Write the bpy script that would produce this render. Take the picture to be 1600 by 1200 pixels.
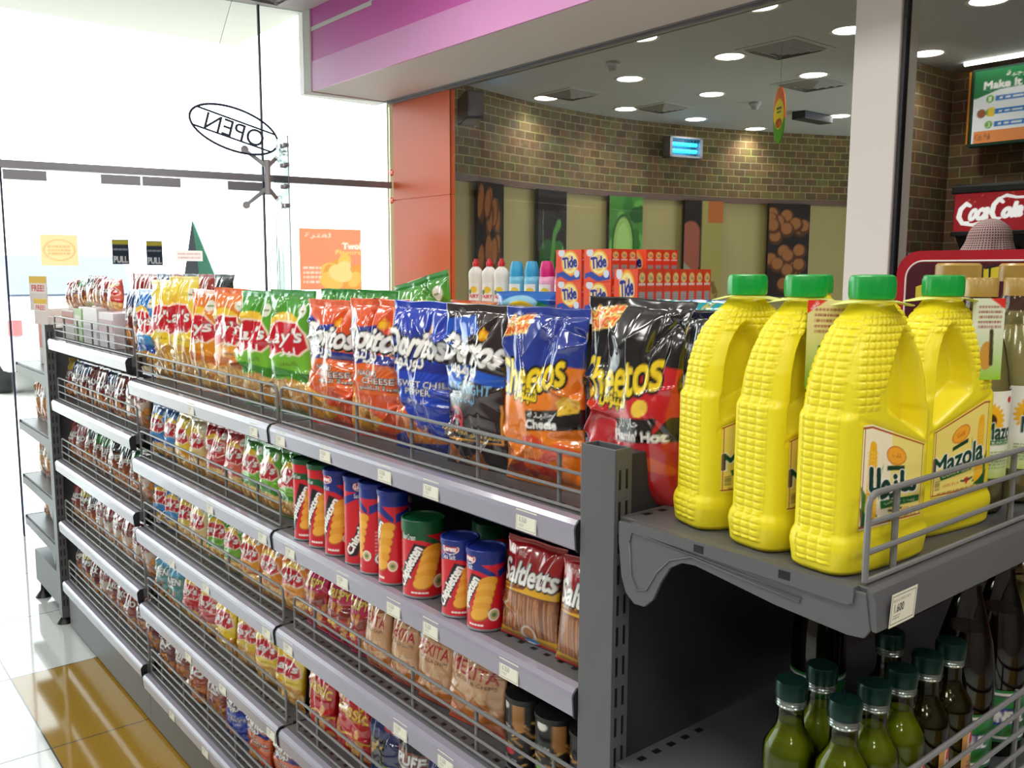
import bpy, bmesh, math, random
import numpy as np
from mathutils import Matrix, Vector
PI = math.pi
for _o in list(bpy.data.objects):
    bpy.data.objects.remove(_o)
SC = bpy.context.scene
COL = SC.collection

# ------------------------------------------------------------------ camera
def setup_camera():
    yaw, pitch, roll = math.radians(39.399), math.radians(7.185), math.radians(0.2054)
    F = Vector((-math.cos(yaw) * math.cos(pitch), math.sin(yaw) * math.cos(pitch), -math.sin(pitch)))
    R = F.cross(Vector((0, 0, 1))).normalized()
    U = R.cross(F)
    c, s = math.cos(roll), math.sin(roll)
    R2, U2 = R * c + U * s, U * c - R * s
    cam = bpy.data.cameras.new('camera')
    cam.sensor_width = 36
    cam.lens = 1400.5 / 1600 * 36
    cam.clip_start = 0.02
    o = bpy.data.objects.new('camera', cam)
    COL.objects.link(o)
    m = Matrix((R2, U2, -F)).transposed().to_4x4()
    m.translation = (0.780, -0.809, 1.440)
    o.matrix_world = m
    SC.camera = o
setup_camera()

# ------------------------------------------------------------------ light
W = bpy.data.worlds.new('sky'); SC.world = W
W.use_nodes = True
W.node_tree.nodes['Background'].inputs[0].default_value = (0.93, 0.97, 1.0, 1)
W.node_tree.nodes['Background'].inputs[1].default_value = 7.5
SC.view_settings.view_transform = 'Standard'
SC.view_settings.look = 'None'
SC.view_settings.gamma = 1
SC.view_settings.exposure = -0.55
SC.cycles.max_bounces = 8
SC.cycles.transparent_max_bounces = 16
SC.cycles.caustics_reflective = False
SC.cycles.caustics_refractive = False
SC.cycles.sample_clamp_indirect = 4
SC.cycles.use_denoising = True

def area_light(name, loc, sx, sy, power, col=(1, 1, 1), rot=(0, 0, 0), shape='RECTANGLE', spread=PI):
    l = bpy.data.lights.new(name, 'AREA')
    l.energy = power; l.color = col; l.shape = shape; l.size = sx; l.size_y = sy; l.spread = spread
    o = bpy.data.objects.new(name, l); COL.objects.link(o)
    o.location = loc; o.rotation_euler = rot
    return o
# the shop's own ceiling fittings (their housings are built below)
SHOP_LAMPS = [(x, y) for x in (-2.4, -0.6, 1.2, 2.9) for y in (-2.6, -0.9, 0.8)]
for x, y in SHOP_LAMPS:
    area_light('shop_lamp', (x, y, 2.938), 0.56, 0.56, 17, (1, 0.98, 0.94))

# ------------------------------------------------------------------ colour helpers
def lin(c):
    c = np.asarray(c, float) / 255.0
    return np.where(c <= 0.04045, c / 12.92, ((c + 0.055) / 1.055) ** 2.4)
def rgba(c, a=1):
    l = lin(c)
    return (float(l[0]), float(l[1]), float(l[2]), a)

# ------------------------------------------------------------------ materials
def newmat(name):
    m = bpy.data.materials.new(name); m.use_nodes = True
    nt = m.node_tree
    return m, nt, nt.nodes['Principled BSDF']
def pbr(name, col, rough=0.5, metal=0.0, spec=0.5, mottle=0.0, mscale=40, bump=0.0, coat=0.0, trans=0.0, emis=None, estr=0, ior=1.45):
    m, nt, b = newmat(name)
    b.inputs['Base Color'].default_value = rgba(col)
    b.inputs['Roughness'].default_value = rough
    b.inputs['Metallic'].default_value = metal
    b.inputs['Specular IOR Level'].default_value = spec
    b.inputs['Coat Weight'].default_value = coat
    b.inputs['Coat Roughness'].default_value = 0.05
    b.inputs['Transmission Weight'].default_value = trans
    b.inputs['IOR'].default_value = ior
    if emis is not None:
        b.inputs['Emission Color'].default_value = rgba(emis)
        b.inputs['Emission Strength'].default_value = estr
    if mottle or bump:
        tc = nt.nodes.new('ShaderNodeTexCoord')
        nz = nt.nodes.new('ShaderNodeTexNoise'); nz.inputs['Scale'].default_value = mscale; nz.inputs['Detail'].default_value = 4
        nt.links.new(tc.outputs['Object'], nz.inputs['Vector'])
        if mottle:
            mx = nt.nodes.new('ShaderNodeMix'); mx.data_type = 'RGBA'
            l = lin(col)
            mx.inputs['A'].default_value = (*[float(x * (1 - mottle)) for x in l], 1)
            mx.inputs['B'].default_value = (*[float(min(1, x * (1 + mottle))) for x in l], 1)
            nt.links.new(nz.outputs['Fac'], mx.inputs['Factor'])
            nt.links.new(mx.outputs['Result'], b.inputs['Base Color'])
        if bump:
            bp = nt.nodes.new('ShaderNodeBump'); bp.inputs['Strength'].default_value = bump; bp.inputs['Distance'].default_value = 0.002
            nt.links.new(nz.outputs['Fac'], bp.inputs['Height'])
            nt.links.new(bp.outputs['Normal'], b.inputs['Normal'])
    return m
def printed(name, rough=0.3, spec=0.5, coat=0.0, metal=0.0, transl=0.0):
    m, nt, b = newmat(name)
    a = nt.nodes.new('ShaderNodeVertexColor'); a.layer_name = 'Print'
    nt.links.new(a.outputs['Color'], b.inputs['Base Color'])
    b.inputs['Roughness'].default_value = rough
    b.inputs['Specular IOR Level'].default_value = spec
    b.inputs['Coat Weight'].default_value = coat
    b.inputs['Coat Roughness'].default_value = 0.06
    b.inputs['Metallic'].default_value = metal
    if transl:
        t = nt.nodes.new('ShaderNodeBsdfTranslucent')
        nt.links.new(a.outputs['Color'], t.inputs['Color'])
        mx = nt.nodes.new('ShaderNodeMixShader'); mx.inputs[0].default_value = transl
        out = nt.nodes['Material Output']
        nt.links.new(b.outputs[0], mx.inputs[1]); nt.links.new(t.outputs[0], mx.inputs[2]); nt.links.new(mx.outputs[0], out.inputs['Surface'])
    return m
def clear_glass(name, tint=(255, 255, 255), refl=1.0, rough=0.0):
    m = bpy.data.materials.new(name); m.use_nodes = True
    nt = m.node_tree; nt.nodes.remove(nt.nodes['Principled BSDF'])
    t = nt.nodes.new('ShaderNodeBsdfTransparent'); t.inputs['Color'].default_value = rgba(tint)
    g = nt.nodes.new('ShaderNodeBsdfGlossy'); g.inputs['Roughness'].default_value = rough
    f = nt.nodes.new('ShaderNodeFresnel'); f.inputs['IOR'].default_value = 1.45
    mu = nt.nodes.new('ShaderNodeMath'); mu.operation = 'MULTIPLY'; mu.inputs[1].default_value = refl
    nt.links.new(f.outputs[0], mu.inputs[0])
    mx = nt.nodes.new('ShaderNodeMixShader')
    nt.links.new(mu.outputs[0], mx.inputs[0]); nt.links.new(t.outputs[0], mx.inputs[1]); nt.links.new(g.outputs[0], mx.inputs[2])
    nt.links.new(mx.outputs[0], nt.nodes['Material Output'].inputs['Surface'])
    return m
def mathn(nt, op, a, b=None, c=None):
    n = nt.nodes.new('ShaderNodeMath'); n.operation = op
    for i, v in enumerate((a, b, c)):
        if v is None: continue
        if isinstance(v, (int, float)): n.inputs[i].default_value = v
        else: nt.links.new(v, n.inputs[i])
    return n.outputs[0]
def objxyz(nt):
    tc = nt.nodes.new('ShaderNodeTexCoord'); s = nt.nodes.new('ShaderNodeSeparateXYZ')
    nt.links.new(tc.outputs['Object'], s.inputs[0])
    return s.outputs[0], s.outputs[1], s.outputs[2]
def mixcol(nt, fac, a, b):
    mx = nt.nodes.new('ShaderNodeMix'); mx.data_type = 'RGBA'
    nt.links.new(fac, mx.inputs['Factor'])
    for k, v in (('A', a), ('B', b)):
        if isinstance(v, tuple): mx.inputs[k].default_value = v
        else: nt.links.new(v, mx.inputs[k])
    return mx.outputs['Result']

M = {}
M['film'] = printed('printed_film', 0.17, 0.8, 0.7)
M['foil'] = printed('printed_foil', 0.2, 0.7, 0.3, metal=0.25)
M['card'] = printed('printed_card', 0.42, 0.4)
M['tube'] = printed('printed_tube', 0.3, 0.5)
M['paper'] = printed('printed_paper', 0.6, 0.3)
M['poster'] = printed('window_poster', 0.6, 0.2, transl=0.75)
M['canvas'] = printed('canvas_print', 0.7, 0.2)
M['grey_steel'] = pbr('grey_steel', (92, 93, 96), 0.38, 0.0, 0.5, mottle=0.05, mscale=6)
M['dark_steel'] = pbr('dark_steel', (58, 59, 64), 0.45, 0.0, 0.4, mottle=0.06, mscale=8)
M['wire'] = pbr('grey_wire', (120, 121, 122), 0.35, 0.0, 0.5)
M['endcap'] = pbr('dark_plastic', (38, 38, 44), 0.4)
M['rail'] = pbr('price_rail_plastic', (148, 144, 160), 0.22, 0.0, 0.7, coat=0.4, mottle=0.04, mscale=5)
M['white_paint'] = pbr('white_paint', (228, 224, 220), 0.6, mottle=0.02, mscale=3)
M['dim_wall'] = pbr('grey_brown_paint', (122, 114, 108), 0.6, mottle=0.03, mscale=3)
M['ceiling'] = pbr('ceiling_paint', (226, 222, 216), 0.7, mottle=0.02, mscale=2)
M['rest_ceiling'] = pbr('restaurant_ceiling', (184, 187, 186), 0.7, mottle=0.03, mscale=2)
M['purple'] = pbr('magenta_panel', (214, 98, 184), 0.4, mottle=0.05, mscale=1.5)
M['lilac'] = pbr('lilac_panel', (228, 160, 214), 0.4, mottle=0.05, mscale=1.5)
M['orange'] = pbr('orange_panel', (250, 116, 66), 0.35, mottle=0.04, mscale=1.0)
M['vent_grey'] = pbr('vent_grey', (150, 150, 148), 0.5)
M['chrome'] = pbr('chrome', (200, 200, 205), 0.15, 1.0)
M['satin'] = pbr('satin_steel', (196, 192, 196), 0.4, 0.2)
M['alu'] = pbr('brushed_aluminium', (150, 150, 156), 0.35, 0.6)
M['iron'] = pbr('wrought_iron', (52, 62, 84), 0.5)
M['inner_glass'] = clear_glass('restaurant_glass', (250, 252, 250), 0.03)
M['glass'] = clear_glass('window_glass', (248, 252, 250), 0.9)
M['fin'] = clear_glass('fin_glass', (238, 246, 244), 0.8)
M['clear'] = clear_glass('bottle_clear', (244, 244, 236), 1.0)
M['clear_green'] = clear_glass('bottle_green', (205, 215, 165), 1.0)
M['jug'] = pbr('yellow_plastic', (238, 222, 40), 0.32, spec=0.45, mottle=0.03, mscale=9)
M['green_cap'] = pbr('green_plastic', (20, 150, 62), 0.3)
M['dark_cap'] = pbr('dark_green_metal', (14, 46, 40), 0.3, 0.5)
M['cap_band'] = pbr('cap_band', (150, 160, 156), 0.2, 0.8)
M['tan_cap'] = pbr('amber_plastic', (196, 160, 84), 0.25, trans=0.3)
M['oil_green'] = pbr('olive_oil', (196, 200, 44), 0.08, spec=0.6, trans=0.4)
M['oil_dark'] = pbr('dark_oil', (66, 46, 24), 0.08, spec=0.6, trans=0.4)
M['oil_black'] = pbr('dark_vinegar', (34, 24, 24), 0.08, spec=0.6, trans=0.2)
M['oil_gold'] = pbr('sunflower_oil', (238, 224, 150), 0.08, spec=0.6, trans=0.35)
M['lid_blue'] = pbr('blue_lid', (24, 44, 128), 0.35)
M['lid_green'] = pbr('green_lid', (14, 84, 48), 0.35)
M['black_plastic'] = pbr('black_plastic', (24, 25, 27), 0.35)
M['ground'] = pbr('pale_concrete', (200, 198, 192), 0.8, mottle=0.06, mscale=0.6)
M['lamp'] = pbr('lamp_glow', (255, 255, 250), 0.5, emis=(255, 252, 240), estr=9)
M['shoplamp'] = pbr('lamp_panel', (250, 250, 250), 0.5, emis=(255, 250, 240), estr=6)
M['uv'] = pbr('uv_tube', (60, 200, 255), 0.4, emis=(20, 190, 255), estr=5)
M['wood'] = None
# ------------------------------------------------------------------ mesh helpers
def link(name, mesh, parent=None, loc=None, rotz=None):
    o = bpy.data.objects.new(name, mesh); COL.objects.link(o)
    if parent is not None: o.parent = parent
    if loc is not None: o.location = loc
    if rotz is not None: o.rotation_euler = (0, 0, rotz)
    return o
def empty(name, loc=(0, 0, 0), rotz=0):
    o = bpy.data.objects.new(name, None); COL.objects.link(o)
    o.empty_display_size = 0.05
    o.location = loc; o.rotation_euler = (0, 0, rotz)
    return o
def tag(o, label, cat, group=None, kind=None):
    o['label'] = label; o['category'] = cat
    if group: o['group'] = group
    if kind: o['kind'] = kind
    return o
def struct(o, label=None):
    o['kind'] = 'structure'
    if label: o['label'] = label
    return o
class MB:
    """collects shapes into one mesh"""
    def __init__(s): s.v = []; s.f = []; s.m = []; s.cur = 0
    def add(s, vs, fs):
        n = len(s.v); s.v += [tuple(v) for v in vs]
        s.f += [tuple(i + n for i in f) for f in fs]; s.m += [s.cur] * len(fs)
    def box(s, x0, y0, z0, x1, y1, z1):
        s.add([(x0, y0, z0), (x1, y0, z0), (x1, y1, z0), (x0, y1, z0), (x0, y0, z1), (x1, y0, z1), (x1, y1, z1), (x0, y1, z1)],
              [(0, 3, 2, 1), (4, 5, 6, 7), (0, 1, 5, 4), (1, 2, 6, 5), (2, 3, 7, 6), (3, 0, 4, 7)])
        return s
    def tube(s, pts, r, n=8, caps=True):
        pts = [Vector(p) for p in pts]
        rr = r if isinstance(r, (list, tuple)) else [r] * len(pts)
        up = Vector((0, 0, 1)); vs = []; prev = None
        for i, p in enumerate(pts):
            d = (pts[min(i + 1, len(pts) - 1)] - pts[max(i - 1, 0)]).normalized()
            a = prev if prev is not None else (Vector((1, 0, 0)) if abs(d.z) > 0.9 else up)
            a = (a - d * a.dot(d)).normalized(); prev = a
            b = d.cross(a)
            for k in range(n):
                t = 2 * PI * k / n
                vs.append(p + (a * math.cos(t) + b * math.sin(t)) * rr[i])
        fs = []
        for i in range(len(pts) - 1):
            for k in range(n):
                fs.append((i * n + k, i * n + (k + 1) % n, (i + 1) * n + (k + 1) % n, (i + 1) * n + k))
        if caps:
            fs.append(tuple(range(n))[::-1]); fs.append(tuple(range((len(pts) - 1) * n, len(pts) * n)))
        s.add(vs, fs); return s
    def lathe(s, prof, n=32, c=(0, 0), closed=True):
        """prof: list of (r, z)"""
        vs = []; fs = []
        for r, z in prof:
            for k in range(n):
                t = 2 * PI * k / n
                vs.append((c[0] + r * math.cos(t), c[1] + r * math.sin(t), z))
        for i in range(len(prof) - 1):
            for k in range(n):
                fs.append((i * n + k, i * n + (k + 1) % n, (i + 1) * n + (k + 1) % n, (i + 1) * n + k))
        if closed:
            fs.append(tuple(range(n))[::-1]); fs.append(tuple(range((len(prof) - 1) * n, len(prof) * n)))
        s.add(vs, fs); return s
    def prism(s, poly, axis, a, b):
        """polygon (2D) extruded along axis from a to b"""
        n = len(poly)
        def P(p, t):
            return {'x': (t, p[0], p[1]), 'y': (p[0], t, p[1]), 'z': (p[0], p[1], t)}[axis]
        vs = [P(p, a) for p in poly] + [P(p, b) for p in poly]
        fs = [tuple(range(n))[::-1], tuple(range(n, 2 * n))]
        for i in range(n):
            j = (i + 1) % n
            fs.append((i, j, n + j, n + i))
        s.add(vs, fs); return s
    def mesh(s, name, mats, smooth=False, bevel=0):
        me = bpy.data.meshes.new(name); me.from_pydata(s.v, [], s.f)
        for m in (mats if isinstance(mats, list) else [mats]): me.materials.append(m)
        bm = bmesh.new(); bm.from_mesh(me)
        bmesh.ops.recalc_face_normals(bm, faces=bm.faces)
        if bevel:
            bmesh.ops.bevel(bm, geom=[e for e in bm.edges if e.calc_face_angle(0) > 0.6], offset=bevel, segments=2, profile=0.5, affect='EDGES')
        bm.to_mesh(me); bm.free()
        if not bevel and isinstance(mats, list) and len(mats) > 1:
            me.polygons.foreach_set('material_index', s.m)
        if smooth:
            me.polygons.foreach_set('use_smooth', [True] * len(me.polygons))
            if smooth == 'auto':
                me.set_sharp_from_angle(angle=0.7)
        me.update()
        return me
    def build(s, name, mats, parent=None, loc=None, rotz=None, smooth=False, bevel=0):
        return link(name, s.mesh(name, mats, smooth, bevel), parent, loc, rotz)
def grid_mesh(name, P, colors, mat, wrap=False, caps=False, smooth=True):
    """P: (rows, cols, 3) ; colors (rows, cols, 3) linear"""
    r, c = P.shape[:2]
    v = P.reshape(-1, 3)
    idx = np.arange(r * c).reshape(r, c)
    if wrap: idx = np.concatenate([idx, idx[:, :1]], 1)
    q = np.stack([idx[:-1, :-1], idx[:-1, 1:], idx[1:, 1:], idx[1:, :-1]], -1).reshape(-1, 4)
    me = bpy.data.meshes.new(name)
    me.vertices.add(len(v)); me.vertices.foreach_set('co', v.astype(np.float32).ravel())
    loops = q.ravel(); starts = np.arange(len(q)) * 4
    if caps and wrap:
        bot = idx[0, :-1][::-1]; top = idx[-1, :-1]
        starts = np.concatenate([starts, [len(loops), len(loops) + len(bot)]])
        loops = np.concatenate([loops, bot, top])
    me.loops.add(len(loops)); me.loops.foreach_set('vertex_index', loops.astype(np.int32))
    me.polygons.add(len(starts)); me.polygons.foreach_set('loop_start', starts.astype(np.int32))
    me.update(calc_edges=True)
    if colors is not None:
        a = me.color_attributes.new('Print', 'FLOAT_COLOR', 'POINT')
        cc = np.concatenate([colors.reshape(-1, 3), np.ones((r * c, 1))], 1)
        a.data.foreach_set('color', cc.astype(np.float32).ravel())
    me.materials.append(mat)
    if smooth: me.polygons.foreach_set('use_smooth', [True] * len(me.polygons))
    me.update()
    return me
def dup(o, name=None):
    """a copy of a thing with copies of its parts (mesh data shared)"""
    c = o.copy(); COL.objects.link(c)
    for ch in list(o.children):
        k = ch.copy(); COL.objects.link(k); k.parent = c
        for g in list(ch.children):
            h = g.copy(); COL.objects.link(h); h.parent = k
    return c

# ------------------------------------------------------------------ lettering
AR = {'ا': (0xFE8D, 2), 'أ': (0xFE83, 2), 'ب': (0xFE8F, 4), 'ة': (0xFE93, 2), 'ت': (0xFE95, 4), 'ج': (0xFE9D, 4), 'ح': (0xFEA1, 4),
      'د': (0xFEA9, 2), 'ر': (0xFEAD, 2), 'ز': (0xFEAF, 2), 'س': (0xFEB1, 4), 'ش': (0xFEB5, 4), 'ط': (0xFEC1, 4), 'ع': (0xFEC9, 4),
      'ف': (0xFED1, 4), 'ق': (0xFED5, 4), 'ك': (0xFED9, 4), 'ل': (0xFEDD, 4), 'م': (0xFEE1, 4), 'ن': (0xFEE5, 4), 'ه': (0xFEE9, 4),
      'خ': (0xFEA5, 4), 'ذ': (0xFEAB, 2), 'ض': (0xFEBD, 4), 'غ': (0xFECD, 4), 'ث': (0xFE99, 4), 'و': (0xFEED, 2), 'ي': (0xFEF1, 4), 'ص': (0xFEB9, 4)}
def ar(word):
    """shape one Arabic phrase and put it in left-to-right glyph order"""
    out = []
    for w in word.split(' '):
        g = []
        for i, ch in enumerate(w):
            base, forms = AR[ch]
            pj = i > 0 and AR[w[i - 1]][1] == 4
            nj = forms == 4 and i < len(w) - 1
            k = (3 if nj else 1) if pj else (2 if nj else 0)
            g.append(chr(base + k))
        out.append(''.join(g[::-1]))
    return ' '.join(out[::-1])
_tc = {}
def text_tris(s, bold=0.0):
    key = (s, bold)
    if key not in _tc:
        c = bpy.data.curves.new('t', 'FONT'); c.body = s; c.size = 1; c.resolution_u = 3; c.offset = bold
        o = bpy.data.objects.new('t', c); COL.objects.link(o)
        dg = bpy.context.evaluated_depsgraph_get(); dg.update()
        ev = o.evaluated_get(dg); me = ev.to_mesh()
        me.calc_loop_triangles()
        vs = np.array([v.co[:2] for v in me.vertices]).reshape(-1, 2)
        tr = np.array([t.vertices[:] for t in me.loop_triangles]).reshape(-1, 3)
        ev.to_mesh_clear()
        bpy.data.objects.remove(o); bpy.data.curves.remove(c)
        T = vs[tr] if len(tr) else np.zeros((0, 3, 2))
        if len(T):
            lo = T.reshape(-1, 2).min(0); hi = T.reshape(-1, 2).max(0)
            T = T - (lo + hi) / 2
            _tc[key] = (T, hi - lo)
        else: _tc[key] = (T, np.array([1.0, 1.0]))
    return _tc[key]

class Canvas:
    """a printed design; x runs 0..1 left to right, y runs 0..asp bottom to top; sampled 3x finer than the mesh"""
    SS = 3
    def __init__(s, nu, nv, asp, col):
        s.nu, s.nv, s.asp = nu, nv, asp
        s.w, s.h = nu * s.SS, nv * s.SS
        s.a = np.empty((s.h, s.w, 3)); s.a[:] = lin(col)
        s.X, s.Y = np.meshgrid((np.arange(s.w) + .5) / s.w, (np.arange(s.h) + .5) / s.h * asp)
        s.rng = np.random.default_rng(7)
    def put(s, mask, col, al=1.0):
        c = lin(col); s.a[mask] = s.a[mask] * (1 - al) + c * al; return s
    def rect(s, x0, y0, x1, y1, col, al=1): return s.put((s.X >= x0) & (s.X <= x1) & (s.Y >= y0) & (s.Y <= y1), col, al)
    def grad(s, y0, y1, c0, c1):
        m = (s.Y >= y0) & (s.Y <= y1); t = ((s.Y - y0) / (y1 - y0))[..., None]
        s.a = np.where(m[..., None], lin(c0) * (1 - t) + lin(c1) * t, s.a); return s
    def em(s, cx, cy, rx, ry, rot=0):
        c, n = math.cos(rot), math.sin(rot); dx, dy = s.X - cx, s.Y - cy
        return ((dx * c + dy * n) / rx) ** 2 + ((-dx * n + dy * c) / ry) ** 2
    def ell(s, cx, cy, rx, ry, col, rot=0, al=1): return s.put(s.em(cx, cy, rx, ry, rot) <= 1, col, al)
    def ring(s, cx, cy, rx, ry, t, col, rot=0):
        e = np.sqrt(s.em(cx, cy, rx, ry, rot)); return s.put((e <= 1) & (e >= 1 - t), col)
    def pm(s, pts):
        m = np.zeros(s.X.shape, bool); n = len(pts)
        for i in range(n):
            (x0, y0), (x1, y1) = pts[i], pts[(i + 1) % n]
            if y0 == y1: continue
            c = ((y0 > s.Y) != (y1 > s.Y)) & (s.X < (x1 - x0) * (s.Y - y0) / (y1 - y0) + x0)
            m ^= c
        return m
    def poly(s, pts, col, al=1): return s.put(s.pm(pts), col, al)
    def stroke(s, pts, r, col):
        m = np.zeros(s.X.shape, bool)
        rr = r if isinstance(r, (list, tuple)) else [r] * len(pts)
        for i in range(len(pts) - 1):
            (x0, y0), (x1, y1) = pts[i], pts[i + 1]
            dx, dy = x1 - x0, y1 - y0; L = dx * dx + dy * dy + 1e-12
            t = np.clip(((s.X - x0) * dx + (s.Y - y0) * dy) / L, 0, 1)
            m |= np.hypot(s.X - x0 - t * dx, s.Y - y0 - t * dy) <= rr[i] * (1 - t) + rr[i + 1] * t
        return s.put(m, col)
    def text(s, txt, cx, cy, w, h, col, out=None, ow=0.012, shear=0.0, rot=0.0, bold=0.02, arch=0.0, sh=None):
        T, sz = text_tris(txt, 0); fat = int(bold * h * 1.05 * s.w + .45)
        if not len(T): return s
        P = T * np.array([w / sz[0], h / sz[1]])
        P = P.copy()
        P[..., 0] += shear * P[..., 1]
        P[..., 1] += arch * (1 - (2 * P[..., 0] / w) ** 2) * h
        c, n = math.cos(rot), math.sin(rot)
        Q = np.stack([P[..., 0] * c - P[..., 1] * n + cx, P[..., 0] * n + P[..., 1] * c + cy], -1)
        Q = Q * np.array([s.w, s.h / s.asp])
        m = np.zeros((s.h, s.w), bool)
        for t in Q:
            x0, y0 = np.floor(t.min(0)).astype(int); x1, y1 = np.ceil(t.max(0)).astype(int) + 1
            x0 = max(x0, 0); y0 = max(y0, 0); x1 = min(x1, s.w); y1 = min(y1, s.h)
            if x1 <= x0 or y1 <= y0: continue
            gx = np.arange(x0, x1) + .5; gy = (np.arange(y0, y1) + .5)[:, None]
            d = []
            for k in range(3):
                ax, ay = t[k]; bx, by = t[(k + 1) % 3]
                d.append((bx - ax) * (gy - ay) - (by - ay) * (gx - ax))
            ins = ((d[0] >= 0) & (d[1] >= 0) & (d[2] >= 0)) | ((d[0] <= 0) & (d[1] <= 0) & (d[2] <= 0))
            m[y0:y1, x0:x1] |= ins
        def grow(m, r):
            o = m.copy()
            for dx in range(-r, r + 1):
                for dy in range(-r, r + 1):
                    if dx * dx + dy * dy <= r * r + 1: o |= np.roll(np.roll(m, dx, 1), dy, 0)
            return o
        if fat: m = grow(m, fat)
        if out is not None:
            o = grow(m, max(1, int(round(ow * s.w))))
            if sh: o |= np.roll(np.roll(o, int(sh * s.w), 1), -int(sh * s.w), 0)
            s.put(o, out)
        return s.put(m, col)
    def blobs(s, n, x0, y0, x1, y1, r0, r1, cols, edge=None, seed=1, flat=0.7):
        g = np.random.default_rng(seed)
        for _ in range(n):
            x, y = g.uniform(x0, x1), g.uniform(y0, y1); r = g.uniform(r0, r1); a = g.uniform(0, PI); c = cols[g.integers(len(cols))]
            if edge is not None: s.ell(x, y, r * 1.12, r * flat * 1.15, edge, a)
            s.ell(x, y, r, r * flat, c, a)
        return s
    def small(s, x0, y0, x1, y1, rows, col, seed=3, al=.9):
        """lines of small print"""
        g = np.random.default_rng(seed); d = (y1 - y0) / rows
        for i in range(rows):
            x = x0; y = y0 + d * i
            while x < x1 - .01:
                l = g.uniform(.02, .09); s.rect(x, y + d * .25, min(x + l, x1), y + d * .75, col, al); x += l + .018
        return s
    def cells(s):
        return s.a.reshape(s.nv, s.SS, s.nu, s.SS, 3).mean((1, 3))

# ------------------------------------------------------------------ pouches
def pouch_mesh(name, Wd, H, T, cv, side, seed, mat='film', crease=1.0, top_fold=0.0, lean=0.0, sag=0.0, skew=0.0, seal=.05):
    nu, nv = cv.nu, cv.nv
    g = np.random.default_rng(seed)
    v = np.linspace(0, 1, nv)[:, None]; s = np.linspace(-1, 1, nu)[None, :]
    vv = np.clip((v - seal * .8) / (1 - 1.8 * seal), 0, 1)
    bul = np.sin(PI * vv ** 0.9) ** 0.55
    wid = 1 - 0.10 * bul
    Xf = Wd / 2 * s * wid
    cap = np.clip(1 - np.abs(s) ** 2.6, 0, 1) ** 0.62
    Yf = -T / 2 * bul * cap - 0.0007
    X0 = np.broadcast_to(s * Wd / 2, (nv, nu)); Z0 = np.broadcast_to(v * H, (nv, nu))
    D = np.zeros((nv, nu))
    def ridge(p0, p1, A, w):
        dx, dz = p1[0] - p0[0], p1[1] - p0[1]; L = dx * dx + dz * dz + 1e-9
        t = np.clip(((X0 - p0[0]) * dx + (Z0 - p0[1]) * dz) / L, 0, 1)
        d = np.hypot(X0 - p0[0] - t * dx, Z0 - p0[1] - t * dz)
        return A * np.exp(-(d / w) ** 1.3) * (1 - .6 * t)
    sc = Wd * crease
    for _ in range(int(9 * crease) + 5):       # folds fanning from the top seal
        x = g.uniform(-.46, .46) * Wd
        D += ridge((x, H * (1 - seal)), (x * g.uniform(.5, 1.2) + g.normal() * .12 * Wd, H * g.uniform(.5, .85)), g.normal() * .028 * sc, g.uniform(.02, .055) * Wd)
    for _ in range(int(7 * crease) + 4):       # folds from the bottom seal
        x = g.uniform(-.46, .46) * Wd
        D += ridge((x, H * seal), (x * g.uniform(.5, 1.1) + g.normal() * .1 * Wd, H * g.uniform(.12, .35)), g.normal() * .024 * sc, g.uniform(.02, .05) * Wd)
    for _ in range(int(7 * crease) + 3):       # dents from the sides
        sd = g.choice([-1, 1]); z = g.uniform(.2, .85) * H
        D += ridge((sd * .5 * Wd, z), (sd * g.uniform(.05, .3) * Wd, z + g.normal() * .1 * H), g.normal() * .03 * sc, g.uniform(.02, .05) * Wd)
    for _ in range(6):                          # soft waves
        k = g.normal(size=2) * 9 / Wd; D += .006 * sc * np.sin(k[0] * X0 + k[1] * Z0 * .5 + g.uniform(0, 6))
    edge = np.clip((1 - np.abs(s)) / .08, 0, 1) * np.clip(v / .02, 0, 1) * np.clip((1 - v) / .01, 0, 1)
    D = D * edge * np.clip(bul * 1.6, .12, 1)
    crimp = np.where((v > 1 - seal) | (v < seal), .0006 * np.sin(v * H * 2 * PI / .0022), 0)
    Yf = Yf - D + crimp
    nb = 8
    sb = np.linspace(1, -1, nb + 2)[1:-1][None, :]
    Xb = Wd / 2 * sb * wid
    Yb = T / 2 * bul * np.clip(1 - np.abs(sb) ** 2.6, 0, 1) ** 0.62 + 0.0007
    X = np.concatenate([Xf, Xb], 1); Y = np.concatenate([Yf, Yb], 1)
    Z = np.broadcast_to(v * H, X.shape).copy()
    Z += -.02 * H * bul * 0 + np.where(v > .9, skew * X * (v - .9) / .1, 0)
    Z = Z - sag * H * (v ** 2) * np.abs(np.clip(X / Wd * 2, -1, 1)) ** 2
    Y = Y + lean * H * v ** 2
    if top_fold:
        t = np.clip((v - .8) / .2, 0, 1); ph = (X / Wd)
        Y = Y + top_fold * H * t ** 2 * (.4 + ph)
        Z = Z - abs(top_fold) * .3 * H * t ** 2 * (.5 + ph)
    # a trace of waviness of the top hem
    Z = Z + np.where(v > .93, 0.006 * Wd * np.sin(X / Wd * 11 + seed), 0)
    c = cv.cells()
    cb = np.broadcast_to(lin(side), (nv, nb, 3))
    colr = np.concatenate([c, cb], 1)
    P = np.stack([X, Y, Z], -1)
    P[..., 2] = np.maximum(P[..., 2], 0)
    return grid_mesh(name, P, colr, M[mat], wrap=True, caps=True)
def card_box(name, w, d, h, cv, side, parent=None, loc=None, rotz=None, sidecv=None, mat='card'):
    """carton: printed front (-Y), printed right flank (+X)"""
    root = MB().box(-w / 2, -d / 2, 0, w / 2, d / 2, h).build(name, pbr(name + '_card', side, .45), parent, loc, rotz)
    return root
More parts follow.
